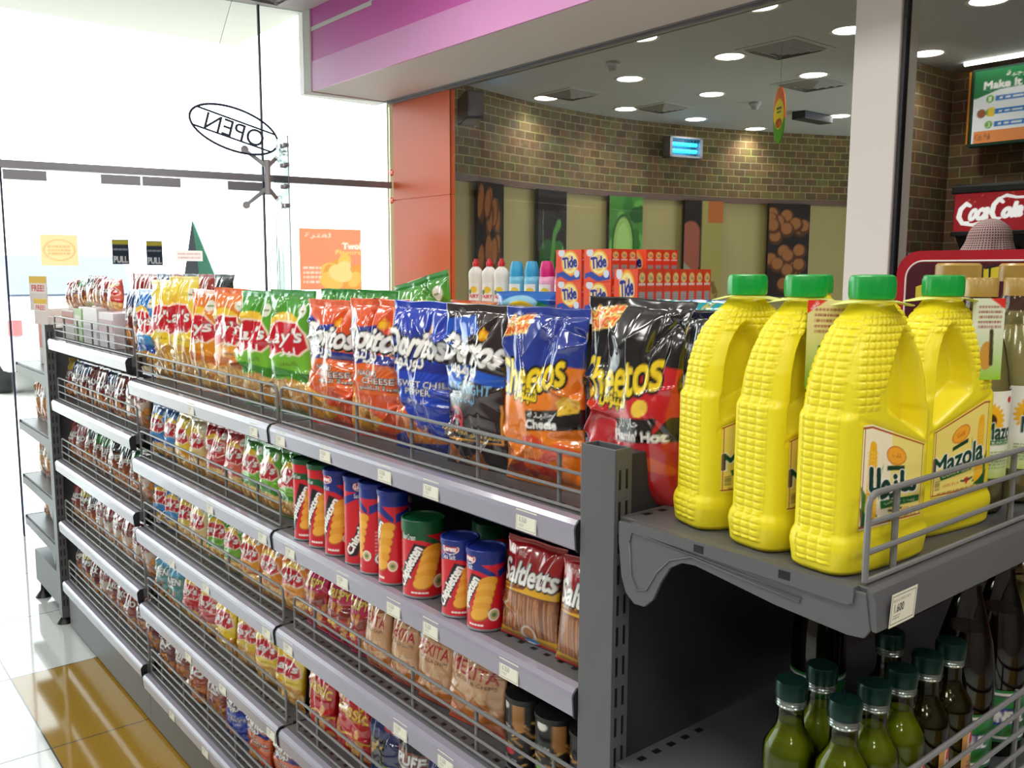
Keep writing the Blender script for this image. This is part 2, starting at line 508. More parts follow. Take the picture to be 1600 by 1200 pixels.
def panel_mesh(name, w, h, cv, mat, origin=(0, 0, 0), ux=(1, 0, 0), uz=(0, 0, 1), thick=0.0):
    u = np.linspace(-.5, .5, cv.nu)[None, :, None] * np.array(ux) * w; v = np.linspace(0, 1, cv.nv)[:, None, None] * np.array(uz) * h
    P = np.array(origin) + u + v
    return grid_mesh(name, P, cv.cells(), mat, smooth=False)
def printed_panel(name, w, h, cv, mat, backmat, parent=None, loc=None, rotz=None, thick=.004):
    """a flat board with a printed front facing -Y and real thickness"""
    o = MB().box(-w / 2, 0.0004, 0, w / 2, thick, h).build(name, backmat, parent, loc, rotz)
    p = link('print', panel_mesh('print', w, h, cv, mat), o)
    return o
# ------------------------------------------------------------------ printed designs
WHITE, BLACK = (250, 248, 244), (18, 16, 18)
CHIP = [(222, 170, 84), (232, 188, 104), (206, 146, 62), (240, 204, 130)]
CHIP2 = [(214, 132, 44), (232, 156, 60), (198, 112, 34)]
def crisps(base, top, deep, nu=56, nv=84, asp=1.4, word='بطاطس', big=False):
    c = Canvas(nu, nv, asp, base)
    c.grad(asp * .55, asp, base, top)
    c.grad(0, asp * .3, (226, 190, 120), (232, 200, 130))
    c.blobs(40 if not big else 70, .02, .02, .98, asp * .27, .06, .13, CHIP, (186, 120, 50), seed=4)
    c.poly([(0, asp * .36), (.3, asp * .3), (.62, asp * .33), (1, asp * .27), (1, asp * .36), (0, asp * .42)], deep)
    c.ell(.5, asp * .69, .34, .2, (250, 206, 60))
    m = [(.06, asp * .5), (.22, asp * .47), (.5, asp * .52), (.8, asp * .5), (.94, asp * .56), (.9, asp * .66), (.78, asp * .74), (.4, asp * .75), (.1, asp * .68)]
    c.poly([(.5 + (x - .5) * 1.08, asp * .615 + (y - asp * .615) * 1.12) for x, y in m], (255, 226, 200))
    c.poly(m, (206, 22, 40))
    c.text("Lay's", .5, asp * .625, .74, .2, WHITE, out=(150, 10, 30), ow=.008, shear=.25, rot=.05, bold=.03)
    c.text(ar('ليز'), .62, asp * .52, .26, .1, WHITE, bold=.03)
    c.text(ar(word), .62, asp * .43, .32, .06, (60, 40, 20), bold=.01)
    c.ell(.84, asp * .84, .09, .08, (240, 240, 225)); c.rect(.78, asp * .83, .9, asp * .845, (120, 140, 60))
    c.rect(0, asp * .95, 1, asp, top); c.rect(0, 0, 1, asp * .035, deep)
    return c
def corn_chips(base, glow, tip, l1, l2, arl, nu, nv, asp=1.45, dark=False, words=True):
    c = Canvas(nu, nv, asp, base)
    if glow: 
        for k in range(26):
            a = PI * k / 26; c.poly([(.45, .5), (.45 + 1.6 * math.cos(a), .5 + 1.6 * math.sin(a)), (.45 + 1.6 * math.cos(a + .05), .5 + 1.6 * math.sin(a + .05))], glow, .55)
        c.rect(0, asp * .72, 1, asp, base)
    if not dark:
        c.poly([(0, asp * .86), (.1, asp * .88), (.3, asp * .8), (.62, asp * .82), (.7, asp * .77), (.2, asp * .7), (0, asp * .74)], (24, 52, 150))
        c.poly([(0, asp * .64), (.3, asp * .64), (.94, asp * .6), (.94, asp * .54), (.5, asp * .56), (.15, asp * .53), (0, asp * .47)], (24, 44, 140))
    else:
        c.poly([(0, asp * .9), (.5, asp * .93), (.6, asp * .84), (.1, asp * .72), (0, asp * .7)], (24, 84, 190))
        c.poly([(0, asp * .62), (.5, asp * .64), (1, asp * .58), (1, asp * .52), (.4, asp * .56), (.3, asp * .48), (.2, asp * .53), (.1, asp * .46), (0, asp * .5)], (26, 90, 200))
    c.poly([(.62, asp * .80), (.75, asp * .80), (.69, asp * .87)], (250, 196, 40)); c.ring(.685, asp * .82, .05, .05, .3, (240, 150, 20))
    c.text('Doritos', .52, asp * .725, .86, .225, WHITE, out=BLACK, ow=.016, shear=.3, rot=-.05, bold=.045, sh=.012)
    c.text(ar('دوريتوس'), .36, asp * .6, .6, .13, WHITE, out=(20, 20, 60), ow=.008, bold=.03, rot=-.04)
    return c
def nacho(nu=88, nv=128):
    c = corn_chips((226, 84, 34), (246, 150, 60), None, '', '', '', nu, nv)
    a = c.asp
    c.text('NACHO', .5, a * .485, .34, .055, WHITE, out=(60, 20, 10), ow=.008, bold=.03)
    c.text('CHEESE', .66, a * .435, .5, .06, WHITE, out=(60, 20, 10), ow=.008, bold=.03)
    c.text(ar('جبنة الناتشو'), .66, a * .385, .6, .06, WHITE, out=(60, 20, 10), ow=.006)
    c.poly([(.02, a * .42), (.2, a * .3), (.72, a * .16), (.5, a * .06), (.1, a * .05)], (226, 160, 52))
    c.blobs(50, .08, a * .07, .55, a * .28, .01, .03, [(206, 120, 34), (238, 180, 80)], seed=2)
    c.rect(0, 0, 1, a * .05, (206, 60, 30)); c.rect(0, a * .95, 1, a, (232, 96, 50))
    c.blobs(14, .1, a * .87, .95, a * .98, .02, .05, [(240, 120, 80)], seed=9)
    return c
def sweet(nu=88, nv=128):
    c = corn_chips((22, 58, 178), (40, 90, 220), None, '', '', '', nu, nv); a = c.asp
    c.text('SWEET CHILI', .62, a * .47, .68, .06, WHITE, out=(10, 20, 90), ow=.006, bold=.03)
    c.text('PEPPER', .58, a * .42, .42, .055, WHITE, out=(10, 20, 90), ow=.006, bold=.03)
    c.text(ar('حار وحلو'), .58, a * .365, .38, .07, WHITE)
    c.poly([(0, a * .38), (.12, a * .42), (.5, a * .2), (.42, a * .17), (.1, a * .1), (0, a * .12)], (216, 104, 44))
    c.poly([(.26, a * .33), (.36, a * .2), (.98, a * .1), (.3, a * .05)], (228, 140, 58))
    c.blobs(60, .3, a * .07, .75, a * .2, .008, .02, [(196, 90, 30), (244, 180, 90)], seed=3)
    c.poly([(.02, a * .44), (.06, a * .48), (.04, a * .36), (.0, a * .36)], (30, 120, 50))
    c.rect(0, 0, 1, a * .05, (18, 44, 140)); return c
def late(nu=88, nv=128):
    c = corn_chips((46, 32, 34), None, None, '', '', '', nu, nv, dark=True); a = c.asp
    c.text('LATE NIGHT', .46, a * .5, .8, .085, (130, 200, 240), bold=.0)
    c.text(ar('ليت نايت'), .42, a * .435, .42, .09, (130, 200, 240))
    for r in (.13, .12): c.ring(.3, a * .31, r, r * .85, .12, (214, 50, 70))
    c.stroke([(.16, a * .36), (.24, a * .29), (.33, a * .34), (.42, a * .27)], .012, (214, 50, 70))
    c.text('BUFFALO WINGS', .26, a * .235, .46, .04, (232, 190, 60), bold=.02)
    c.text(ar('أجنحة بافلو'), .74, a * .225, .44, .07, (236, 198, 80), bold=.02)
    c.rect(.02, a * .185, .96, a * .195, (226, 160, 50)); c.rect(.93, a * .19, .955, a * .42, (226, 160, 50))
    c.poly([(.02, a * .03), (.16, a * .17), (.34, a * .04)], (216, 120, 46)); c.poly([(.3, a * .02), (.68, a * .15), (.62, a * .0)], (206, 108, 40))
    c.blobs(60, .1, a * .02, .6, a * .08, .008, .02, [(236, 160, 70), (170, 80, 30)], seed=3)
    return c
def puffs(top, low, plate, w1, w2, hot, nu=96, nv=128, asp=1.4):
    c = Canvas(nu, nv, asp, low); a = asp
    c.poly([(0, a), (1, a), (1, a * .68), (.8, a * .7), (.55, a * .62), (.25, a * .56), (0, a * .6)], top)
    c.text('Cheetos', .43, a * .655, .86, .26, (246, 214, 40), out=BLACK, ow=.02, shear=.12, rot=.12, bold=.032, arch=-.15)
    c.text(ar('شيتوس'), .42, a * .525, .3, .12, (246, 214, 40), out=BLACK, ow=.012, rot=-.1, bold=.04)
    c.text(ar('مقرمش'), .2, a * .93, .34, .07, (240, 90, 40), out=(250, 220, 120), ow=.01, rot=.12, bold=.03)
    c.text('CRUNCHY', .18, a * .87, .36, .06, (226, 70, 30), out=(250, 220, 120), ow=.012, rot=.12, bold=.05)
    c.poly([(.44, a * .44), (1, a * .47), (1, a * .36), (.46, a * .33)], (24, 18, 18))
    c.text(w2, .6, a * .425, .26, .075, WHITE, rot=.05, bold=.02)
    c.text(w1, .68 if hot else .62, a * .373, .5 if hot else .34, .065, WHITE, rot=.05, bold=.03)
    if hot:
        c.ell(.72, a * .5, .07, .055, (240, 200, 70), .3); c.stroke([(.86, a * .53), (.9, a * .47), (.85, a * .4)], [.045, .035, .008], (196, 24, 24))
        for k in range(5): c.stroke([(.05 + .1 * k, a * .05), (.2 + .13 * k, a * .26)], [.03, .008], (236, 140 - 10 * k, 40))
        c.poly([(0, a * .36), (.14, a * .3), (.1, a * .2), (0, a * .18)], (90, 160, 214))
    else:
        c.poly([(.78, a * .5), (.86, a * .535), (.98, a * .515), (.96, a * .45), (.8, a * .43)], (246, 206, 70))
        for k in range(4): c.ell(.82 + .04 * k, a * (.46 + .02 * (k % 2)), .012, .012, (216, 160, 30))
    rnd = np.random.default_rng(8)
    for k in range(9 if not hot else 6):
        x, y = rnd.uniform(.3, .95), a * rnd.uniform(.04, .26); t = rnd.uniform(-.5, .6)
        c.stroke([(x - .13, y - .1 * t), (x, y + .03), (x + .13, y + .1 * t)], [.03, .045, .03], [(214, 66, 30), (228, 90, 36), (196, 44, 30)][k % 3])
    c.rect(0, a * .955, 1, a, top); c.rect(0, 0, 1, a * .035, low)
    return c
def mexita(nu=60, nv=84):
    c = Canvas(nu, nv, 1.4, (224, 176, 132)); a = 1.4
    c.grad(0, a * .3, (226, 110, 70), (224, 170, 126))
    c.ell(.8, a * .9, .24, .1, (164, 104, 44), .3)
    c.text('MEXITA', .5, a * .72, .84, .19, (186, 30, 44), out=(236, 200, 160), ow=.01, bold=.03, rot=-.08)
    c.text('TORTILLA CHIPS', .5, a * .6, .8, .06, (40, 24, 20), bold=.03, rot=-.06)
    for x, y, r in ((.25, .42, .2), (.62, .4, .24), (.42, .24, .22), (.8, .24, .2)):
        c.poly([(x - r, a * (y - .1)), (x + r * .3, a * (y + .13)), (x + r, a * (y - .06))], (200, 118, 40)); c.poly([(x - r * .2, a * (y + .02)), (x + r * .3, a * (y + .13)), (x + r * .7, a * y)], (232, 196, 150))
    c.ell(.08, a * .83, .1, .06, (60, 70, 50))
    c.rect(0, 0, 1, a * .05, (216, 84, 54)); return c
def classic(nu=60, nv=84):
    c = Canvas(nu, nv, 1.4, (196, 26, 34)); a = 1.4
    c.text('Classic', .48, a * .72, .92, .26, (240, 196, 40), out=(120, 6, 16), ow=.012, bold=.03, rot=-.1)
    c.text(ar('كلاسيك'), .6, a * .6, .4, .07, (240, 200, 60))
    c.blobs(9, .1, a * .08, .9, a * .5, .09, .13, [(226, 160, 84), (238, 180, 100)], (170, 80, 30), seed=11, flat=.6)
    c.stroke([(.1, a * .3), (.5, a * .4), (.95, a * .34)], .02, (240, 190, 50)); c.ell(.84, a * .88, .08, .1, (230, 176, 110)); return c
def nuts(nu=56, nv=80):
    c = Canvas(nu, nv, 1.4, (206, 40, 92)); a = 1.4
    c.rect(0, 0, 1, a * .62, (190, 40, 40)); c.blobs(24, .05, a * .08, .95, a * .6, .07, .12, [(222, 150, 70), (236, 176, 100), (150, 60, 40)], (120, 30, 30), seed=5)
    c.text('CRISPY', .5, a * .74, .8, .16, (246, 220, 90), out=(110, 10, 60), ow=.012, bold=.04)
    c.rect(.1, a * .3, .5, a * .36, (250, 210, 60)); c.rect(0, 0, 1, a * .06, (226, 60, 120)); return c
def darkbag(top, mid, low, txt, nu=40, nv=60, col=WHITE, seed=1, chips=True):
    c = Canvas(nu, nv, 1.4, mid); a = 1.4
    c.rect(0, a * .78, 1, a, top); c.ell(.5, a * .8, .6, .12, top)
    c.rect(0, 0, 1, a * .3, low)
    if chips: c.blobs(22, .05, a * .05, .95, a * .42, .06, .12, CHIP2, (110, 50, 20), seed=seed)
    if txt: c.text(txt, .5, a * .62, .8, .16, col, out=(30, 10, 20), ow=.014, bold=.04, rot=.06)
    c.rect(.12, a * .5, .6, a * .54, col, .8); return c
def sesame(nu=56, nv=80):
    c = Canvas(nu, nv, 1.4, (20, 34, 98)); a = 1.4
    c.rect(.0, a * .3, .6, a * .62, (30, 30, 30)); c.rect(0, a * .22, .75, a * .3, (126, 180, 40)); c.text('NATURAL', .32, a * .26, .5, .05, BLACK, bold=.03)
    c.blobs(10, .1, a * .35, .5, a * .58, .03, .06, [(190, 150, 70)], seed=2); c.ell(.7, a * .78, .2, .09, (196, 50, 60)); c.stroke([(.1, a * .9), (.9, a * .7)], .02, (220, 226, 240)); return c
def sticks(nu=72, nv=96):
    a = 1.32; c = Canvas(nu, nv, a, (172, 24, 30))
    c.rect(0, a * .48, 1, a * .6, (222, 168, 36)); c.rect(0, 0, 1, a * .5, (110, 62, 36))
    g = np.random.default_rng(2)
    for k in range(19):
        x = .03 + k * .053 + g.normal() * .006; t = g.normal() * .02
        c.stroke([(x, a * .1), (x + t, a * .47)], .02, [(150, 88, 44), (168, 104, 56), (132, 74, 38)][k % 3]); c.stroke([(x - .008, a * .12), (x + t - .008, a * .46)], .004, (206, 150, 96))
    c.stroke([(.02, a * .56), (.5, a * .6)], .022, (150, 84, 40)); c.stroke([(.04, a * .52), (.46, a * .55)], .022, (136, 74, 34))
    c.text('Saltletts', .5, a * .68, .94, .27, WHITE, out=(40, 30, 30), ow=.014, bold=.035, shear=.15, sh=.012)
    c.text('Lorenz', .26, a * .87, .3, .08, (240, 220, 220), rot=-.15, bold=.02)
    c.rect(0, a * .03, 1, a * .1, (222, 168, 36)); c.rect(0, 0, 1, a * .035, (150, 20, 26))
    c.ell(.55, a * .1, .13, .13, (214, 206, 190)); c.ell(.55, a * .12, .09, .08, (180, 120, 70)); c.rect(.44, a * .02, .66, a * .06, (70, 140, 200))
    return c
def canister(cap, band, nu=110, nv=96, asp=1.0):
    """wrap design; the front is centred on x=.5; asp = height / girth"""
    a = asp; c = Canvas(nu, nv, a, (206, 24, 40))
    for x0 in (.32, .82):
        X = lambda u: x0 + u * .30
        if cap: c.rect(x0 - .16, a * .86, x0 + .34, a, cap)
        c.poly([(X(-.6), a * .78), (X(0), a * .86), (X(.6), a * .86), (X(1.0), a * .74), (X(1), a * .68), (X(.5), a * .78), (X(0), a * .78), (X(-.6), a * .68)], band)
        c.text('Sea Salt' if band[2] > band[1] else 'Sour Cream', X(.12), a * .815, .13, .045, WHITE, bold=.02)
        if cap: 
            c.rect(X(-.12), a * .885, X(.42), a * .965, (200, 24, 36)); c.ring(X(.15), a * .925, .085, .05, .12, (250, 230, 220)); c.text('Lorenz', X(.15), a * .925, .12, .045, WHITE, bold=.03)
        c.poly([(X(-.36), a * .08), (X(-.02), a * .1), (X(.62), a * .7), (X(.3), a * .74)], (24, 20, 30))
        c.text('Chipsletten', X(.14), a * .4, .64 * a, .105, WHITE, out=BLACK, ow=.006, rot=1.08, bold=.04)
        for k in range(6):
            y = a * (.62 - .085 * k); c.ell(X(.78 - .05 * k), y, .088, .056, (186, 104, 24), .3); c.ell(X(.78 - .05 * k), y + .007, .083, .05, [(230, 160, 44), (238, 174, 60)][k % 2], .3)
        c.ell(X(.95), a * .2, .05, .055, (240, 236, 226)); c.ell(X(.95), a * .2, .038, .042, (206, 180, 120)); c.ell(X(.95), a * .2, .02, .02, (90, 140, 90))
        for k in range(5): c.rect(X(.2) + .028 * k, a * .045, X(.2) + .024 + .028 * k, a * .07, (244, 236, 230))
        c.small(X(1.25), a * .12, X(1.62), a * .5, 9, (236, 150, 150))
    return c
def snackcan(nu=80, nv=60, asp=.6):
    a = asp; c = Canvas(nu, nv, a, (22, 20, 20))
    g = np.random.default_rng(4)
    for k in range(70):
        x, y, t = g.uniform(0, 1), g.uniform(.0, a * .75), g.normal()
        c.stroke([(x - .03, y - .02 * t), (x + .03, y + .02 * t)], .008, [(196, 150, 70), (170, 120, 50), (214, 176, 100)][k % 3])
    for x0 in (.25, .75):
        c.rect(x0 - .12, a * .7, x0 + .04, a * .95, BLACK); c.rect(x0 + .06, a * .6, x0 + .16, a * .98, (176, 120, 60)); c.ell(x0 - .03, a * .92, .05, .04, (226, 226, 220))
        c.ell(x0 - .02, a * .62, .1, .04, BLACK); c.text('snacks', x0 - .02, a * .62, .12, .03, WHITE)
        c.ell(x0, a * .15, .14, .07, BLACK); c.text(ar('عود بطاطس'), x0, a * .15, .2, .05, WHITE); c.ell(x0 - .07, a * .32, .03, .05, (110, 170, 60), .4); c.ell(x0 + .03, a * .27, .05, .03, (190, 30, 50))
    return c
def jug_label(arabic=False, nu=84, nv=100, clear=False):
    a = 1.15; c = Canvas(nu, nv, a, (250, 240, 206) if arabic else (246, 226, 120))
    if arabic:
        m = c.X > .45; c.put(m, (246, 230, 130))
    fx = (lambda x: 1 - x) if arabic else (lambda x: x)
    c.ring(.5, .5, 5, 5, .0, WHITE)
    cx = fx(.84)
    c.poly([(fx(.72), .12), (fx(1.0), .5), (fx(.95), .1)], (50, 140, 50)); c.stroke([(cx, .16), (cx, .92)], [.09, .05], (246, 184, 30))
    for i in range(16):
        for j in range(4): c.ell(cx - .06 + .04 * j, .2 + .043 * i, .014, .015, (250, 206, 80))
    c.poly([(fx(.74), .08), (fx(.97), .04), (fx(1.0), .26), (fx(.86), .14)], (24, 96, 44)); c.poly([(fx(.72), .3), (fx(.67), .75), (fx(.76), .46)], (60, 150, 50))
    ox = fx(.47)
    c.ell(ox, .86, .16, .12, (214, 96, 30)); c.ell(ox, .86, .145, .107, (250, 176, 50)); c.text(ar('ذهبي') if False else ('Gold' if not arabic else ar('قلب')), ox, .86, .14, .07, (196, 60, 20), bold=.02)
    c.poly([(ox - .14, .72), (ox + .14, .75), (ox + .14, .69), (ox - .14, .66)], (20, 66, 40))
    if not arabic: c.text('Mazola', .46, .52, .88, .27, (14, 70, 50), out=WHITE, ow=.01, bold=.04, sh=.008)
    else: c.text(ar('مازولا'), .5, .5, .74, .34, (16, 60, 46), out=WHITE, ow=.012, bold=.06, sh=.008)
    c.poly([(.12, .36), (.72, .4), (.7, .29), (.15, .26)] if not arabic else [(.3, .3), (.95, .34), (.95, .24), (.32, .2)], (26, 110, 50))
    c.text('CORN OIL' if not arabic else ar('زيت صافي'), .42 if not arabic else .62, .33 if not arabic else .27, .5, .06, (236, 240, 190), bold=.02)
    c.text('100% Pure', .34 if not arabic else .8, .16, .28, .045, (190, 40, 40), bold=.02)
    hx = .62 if not arabic else .55
    c.ell(hx, .17, .05, .035, (206, 40, 50)); c.stroke([(hx - .1, .17), (hx, .15), (hx + .1, .18)], .014, (30, 90, 50)); c.poly([(hx - .04, .16), (hx + .04, .16), (hx, .1)], (206, 40, 50))
    for k in range(8): c.rect(fx(.05), .12 + .02 * k, fx(.05) + (.09 if not arabic else -.09), .13 + .02 * k, (60, 70, 40))
    c.small(.1, .02, .9, .07, 2, (120, 90, 40))
    e = .016
    return c
def sun_label(nu=60, nv=80):
    a = 1.3; c = Canvas(nu, nv, a, (240, 240, 226)); c.grad(0, .5, (190, 210, 110), (238, 240, 222))
    for k in range(18):
        t = 2 * PI * k / 18; c.ell(.32 + .16 * math.cos(t), .86 + .16 * math.sin(t), .1, .035, (244, 184, 30), t)
    c.ell(.32, .86, .1, .1, (70, 44, 24)); c.text('Mazola', .58, .7, .76, .24, (20, 70, 46), out=WHITE, ow=.012, bold=.05)
    c.rect(.3, .5, .9, .57, (40, 120, 50)); c.text('SUNFLOWER', .6, .535, .5, .04, WHITE, bold=.02); c.small(.1, .14, .75, .42, 6, (120, 150, 90)); c.ell(.7, 1.16, .07, .05, (200, 40, 50)); return c
def olive_label(nu=60, nv=50):
    a = .8; c = Canvas(nu, nv, a, (206, 150, 84)); c.ell(.5, .56, .3, .22, WHITE); c.ell(.5, .58, .26, .18, (206, 50, 44)); c.rect(.2, .38, .8, .54, WHITE); c.text('SASSO', .5, .46, .5, .1, (30, 60, 40), bold=.04); c.small(.2, .06, .8, .3, 4, (90, 60, 30)); return c
def consul_label(nu=84, nv=50):
    a = .55; c = Canvas(nu, nv, a, (28, 120, 52))
    for y in (.04, .49): c.rect(0, y, 1, y + .022, WHITE); c.rect(0, y - .018, 1, y - .004, (30, 40, 90))
    for x in (.25, .75):
        c.ell(x, .27, .16, .09, (30, 50, 140), .1); c.text('CONSUL', x + .03, .27, .28, .12, WHITE, out=(30, 50, 140), ow=.006, bold=.04)
    return c
def tide(nu=60, nv=60, asp=1.0):
    a = asp; c = Canvas(nu, nv, a, (240, 84, 52))
    c.ell(.55, .58 * a, .33, .33, (246, 170, 50)); c.ell(.55, .58 * a, .28, .28, (250, 236, 150)); c.ell(.55, .58 * a, .2, .2, (246, 190, 90)); c.text('Tide', .54, .6 * a, .54, .28, (30, 36, 130), out=WHITE, ow=.014, bold=.06, rot=.12)
    c.ell(.22, .9 * a, .13, .1, (226, 232, 240)); c.poly([(.04, .2), (.3, .26), (.6, .12), (.95, .24), (.95, .06), (.5, .0), (.2, .12), (.04, .06)], (30, 70, 170)); c.ell(.82, .2, .1, .1, (220, 232, 246)); return c
def tide_side(nu=16, nv=40, asp=3.0):
    c = Canvas(nu, nv, asp, (236, 78, 50)); a = asp
    c.ell(.5, a * .82, .34, .3, (250, 220, 130)); c.text('Tide', .5, a * .82, .5, .24, (30, 36, 130)); c.rect(.12, a * .66, .88, a * .7, (250, 240, 236)); c.rect(.14, a * .1, .86, a * .52, (190, 186, 184)); c.small(.14, a * .1, .86, a * .52, 9, (110, 110, 120)); return c
def price(name, val, nu=44, nv=30):
    a = .68; c = Canvas(nu, nv, a, (232, 230, 214)); c.ring(.5, .34, 9, 9, 0, BLACK)
    for r in ((.05, .06, .95, .075), (.05, .605, .95, .62), (.05, .06, .065, .62), (.935, .06, .95, .62)): c.rect(*r, (40, 44, 46))
    c.text(name, .42, .52, .66, .06, (60, 60, 60)); c.text(val, .34, .36, .36, .16, (40, 40, 44), bold=.02); c.small(.12, .14, .4, .24, 2, (110, 110, 110)); return c
# ================================================================== the setting
CEIL = 2.97
FA, FB = Vector((-4.57, .15, 0)), Vector((-4.25, 2.31, 0))
FD = (FB - FA).normalized()
FACING = math.atan2(FD.y, FD.x)          # direction of the glass front, left to right seen from inside
def front(y, off=0.0, z=0.0):
    """a point on the glass front at depth y, off metres into the shop"""
    p = FA + FD * ((y - FA.y) / FD.y) + Vector((FD.y, -FD.x, 0)) * off
    return Vector((p.x, p.y, z))

def floor_mat():
    m, nt, b = newmat('glazed_floor_tiles')
    x, y, z = objxyz(nt)
    fx = mathn(nt, 'FRACT', mathn(nt, 'DIVIDE', mathn(nt, 'ADD', x, 2.68 + 6.0), 0.6))
    fy = mathn(nt, 'FRACT', mathn(nt, 'DIVIDE', mathn(nt, 'ADD', y, 0.265 + 6.0), 0.6))
    gx = mathn(nt, 'LESS_THAN', mathn(nt, 'ABSOLUTE', mathn(nt, 'SUBTRACT', fx, 0.0035)), 0.0045)
    gy = mathn(nt, 'LESS_THAN', mathn(nt, 'ABSOLUTE', mathn(nt, 'SUBTRACT', fy, 0.0035)), 0.0045)
    g = mathn(nt, 'MAXIMUM', gx, gy)
    yel = mathn(nt, 'MULTIPLY', mathn(nt, 'GREATER_THAN', x, -2.68), mathn(nt, 'MULTIPLY', mathn(nt, 'GREATER_THAN', y, -0.265), mathn(nt, 'LESS_THAN', y, 1.2)))
    nz = nt.nodes.new('ShaderNodeTexNoise'); nz.inputs['Scale'].default_value = 90; nz.inputs['Detail'].default_value = 3
    tc = nt.nodes.new('ShaderNodeTexCoord'); nt.links.new(tc.outputs['Object'], nz.inputs['Vector'])
    wh = mixcol(nt, nz.outputs['Fac'], rgba((206, 210, 208)), rgba((222, 226, 224)))
    ye = mixcol(nt, nz.outputs['Fac'], rgba((150, 116, 40)), rgba((172, 138, 58)))
    c = mixcol(nt, g, mixcol(nt, yel, wh, ye), rgba((70, 72, 70)))
    nt.links.new(c, b.inputs['Base Color'])
    b.inputs['Roughness'].default_value = 0.07
    b.inputs['Specular IOR Level'].default_value = 0.6
    return m
struct(MB().box(-5.4, -4.2, -.05, 4.0, 9.2, 0).build('floor', floor_mat()))
struct(MB().box(-5.4, -4.2, CEIL, 4.0, 1.78, CEIL + .05).build('ceiling', M['ceiling']))
struct(MB().box(-5.0, 2.36, 2.7, 4.0, 9.2, 2.75).build('ceiling', M['rest_ceiling']))
struct(MB().box(4.0, -4.2, 0, 4.1, 9.2, 3.0).build('wall_right', M['dim_wall']))
struct(MB().box(-5.3, -4.3, 0, 4.1, -4.2, 3.0).build('wall_near', M['dim_wall']))
struct(MB().box(-60, -40, -.12, -5.4, 40, -.06).build('ground', M['ground']))

# dropped fascia over the restaurant glass
fa = struct(MB().box(-4.25, 1.782, 2.5, 4.0, 2.36, 3.0).build('wall_fascia', M['white_paint']))
struct(MB().box(-4.40, 1.765, 2.495, -4.25, 2.30, 3.0).build('trim_1', M['white_paint'], bevel=.004))
struct(MB().box(-4.25, 1.77, 2.5, 4.0, 1.782, 2.67).build('trim_2', M['lilac']))
struct(MB().box(-4.25, 1.774, 2.67, 4.0, 1.782, 3.0).build('trim_3', M['purple']))
struct(MB().box(-4.25, 1.7695, 2.842, -3.55, 1.774, 2.866).box(-3.55, 1.7695, 2.842 + .02, -3.53, 1.774, 2.9).box(-3.53, 1.7695, 2.885, 4.0, 1.774, 2.905).build('trim_4', M['white_paint']))
struct(MB().box(-4.25, 2.29, 2.482, 4.0, 2.33, 2.5).box(-4.25, 2.27, 2.494, 4.0, 2.275, 2.5).build('trim_5', M['alu']))
# orange clad column between the two glass fronts
struct(MB().box(-4.22, 2.312, 0, -3.60, 2.35, 1.882).box(-4.22, 2.312, 1.888, -3.60, 2.35, 2.494).box(-4.21, 2.318, 1.88, -3.61, 2.345, 1.89).build('wall_orange', M['orange']))
# white pillar in the restaurant glass line
struct(MB().box(-1.045, 2.29, 0, -.872, 2.42, 2.5).build('trim_6', M['white_paint'], bevel=.004))
struct(MB().box(-.868, 2.30, 0, -.856, 2.33, 2.482).build('trim_7', M['endcap']))
struct(MB().box(-3.60, 2.312, 0, -1.05, 2.322, 2.482).build('window_1', M['inner_glass']))
struct(MB().box(-.856, 2.312, 0, 4.0, 2.322, 2.482).build('window_2', M['inner_glass']))

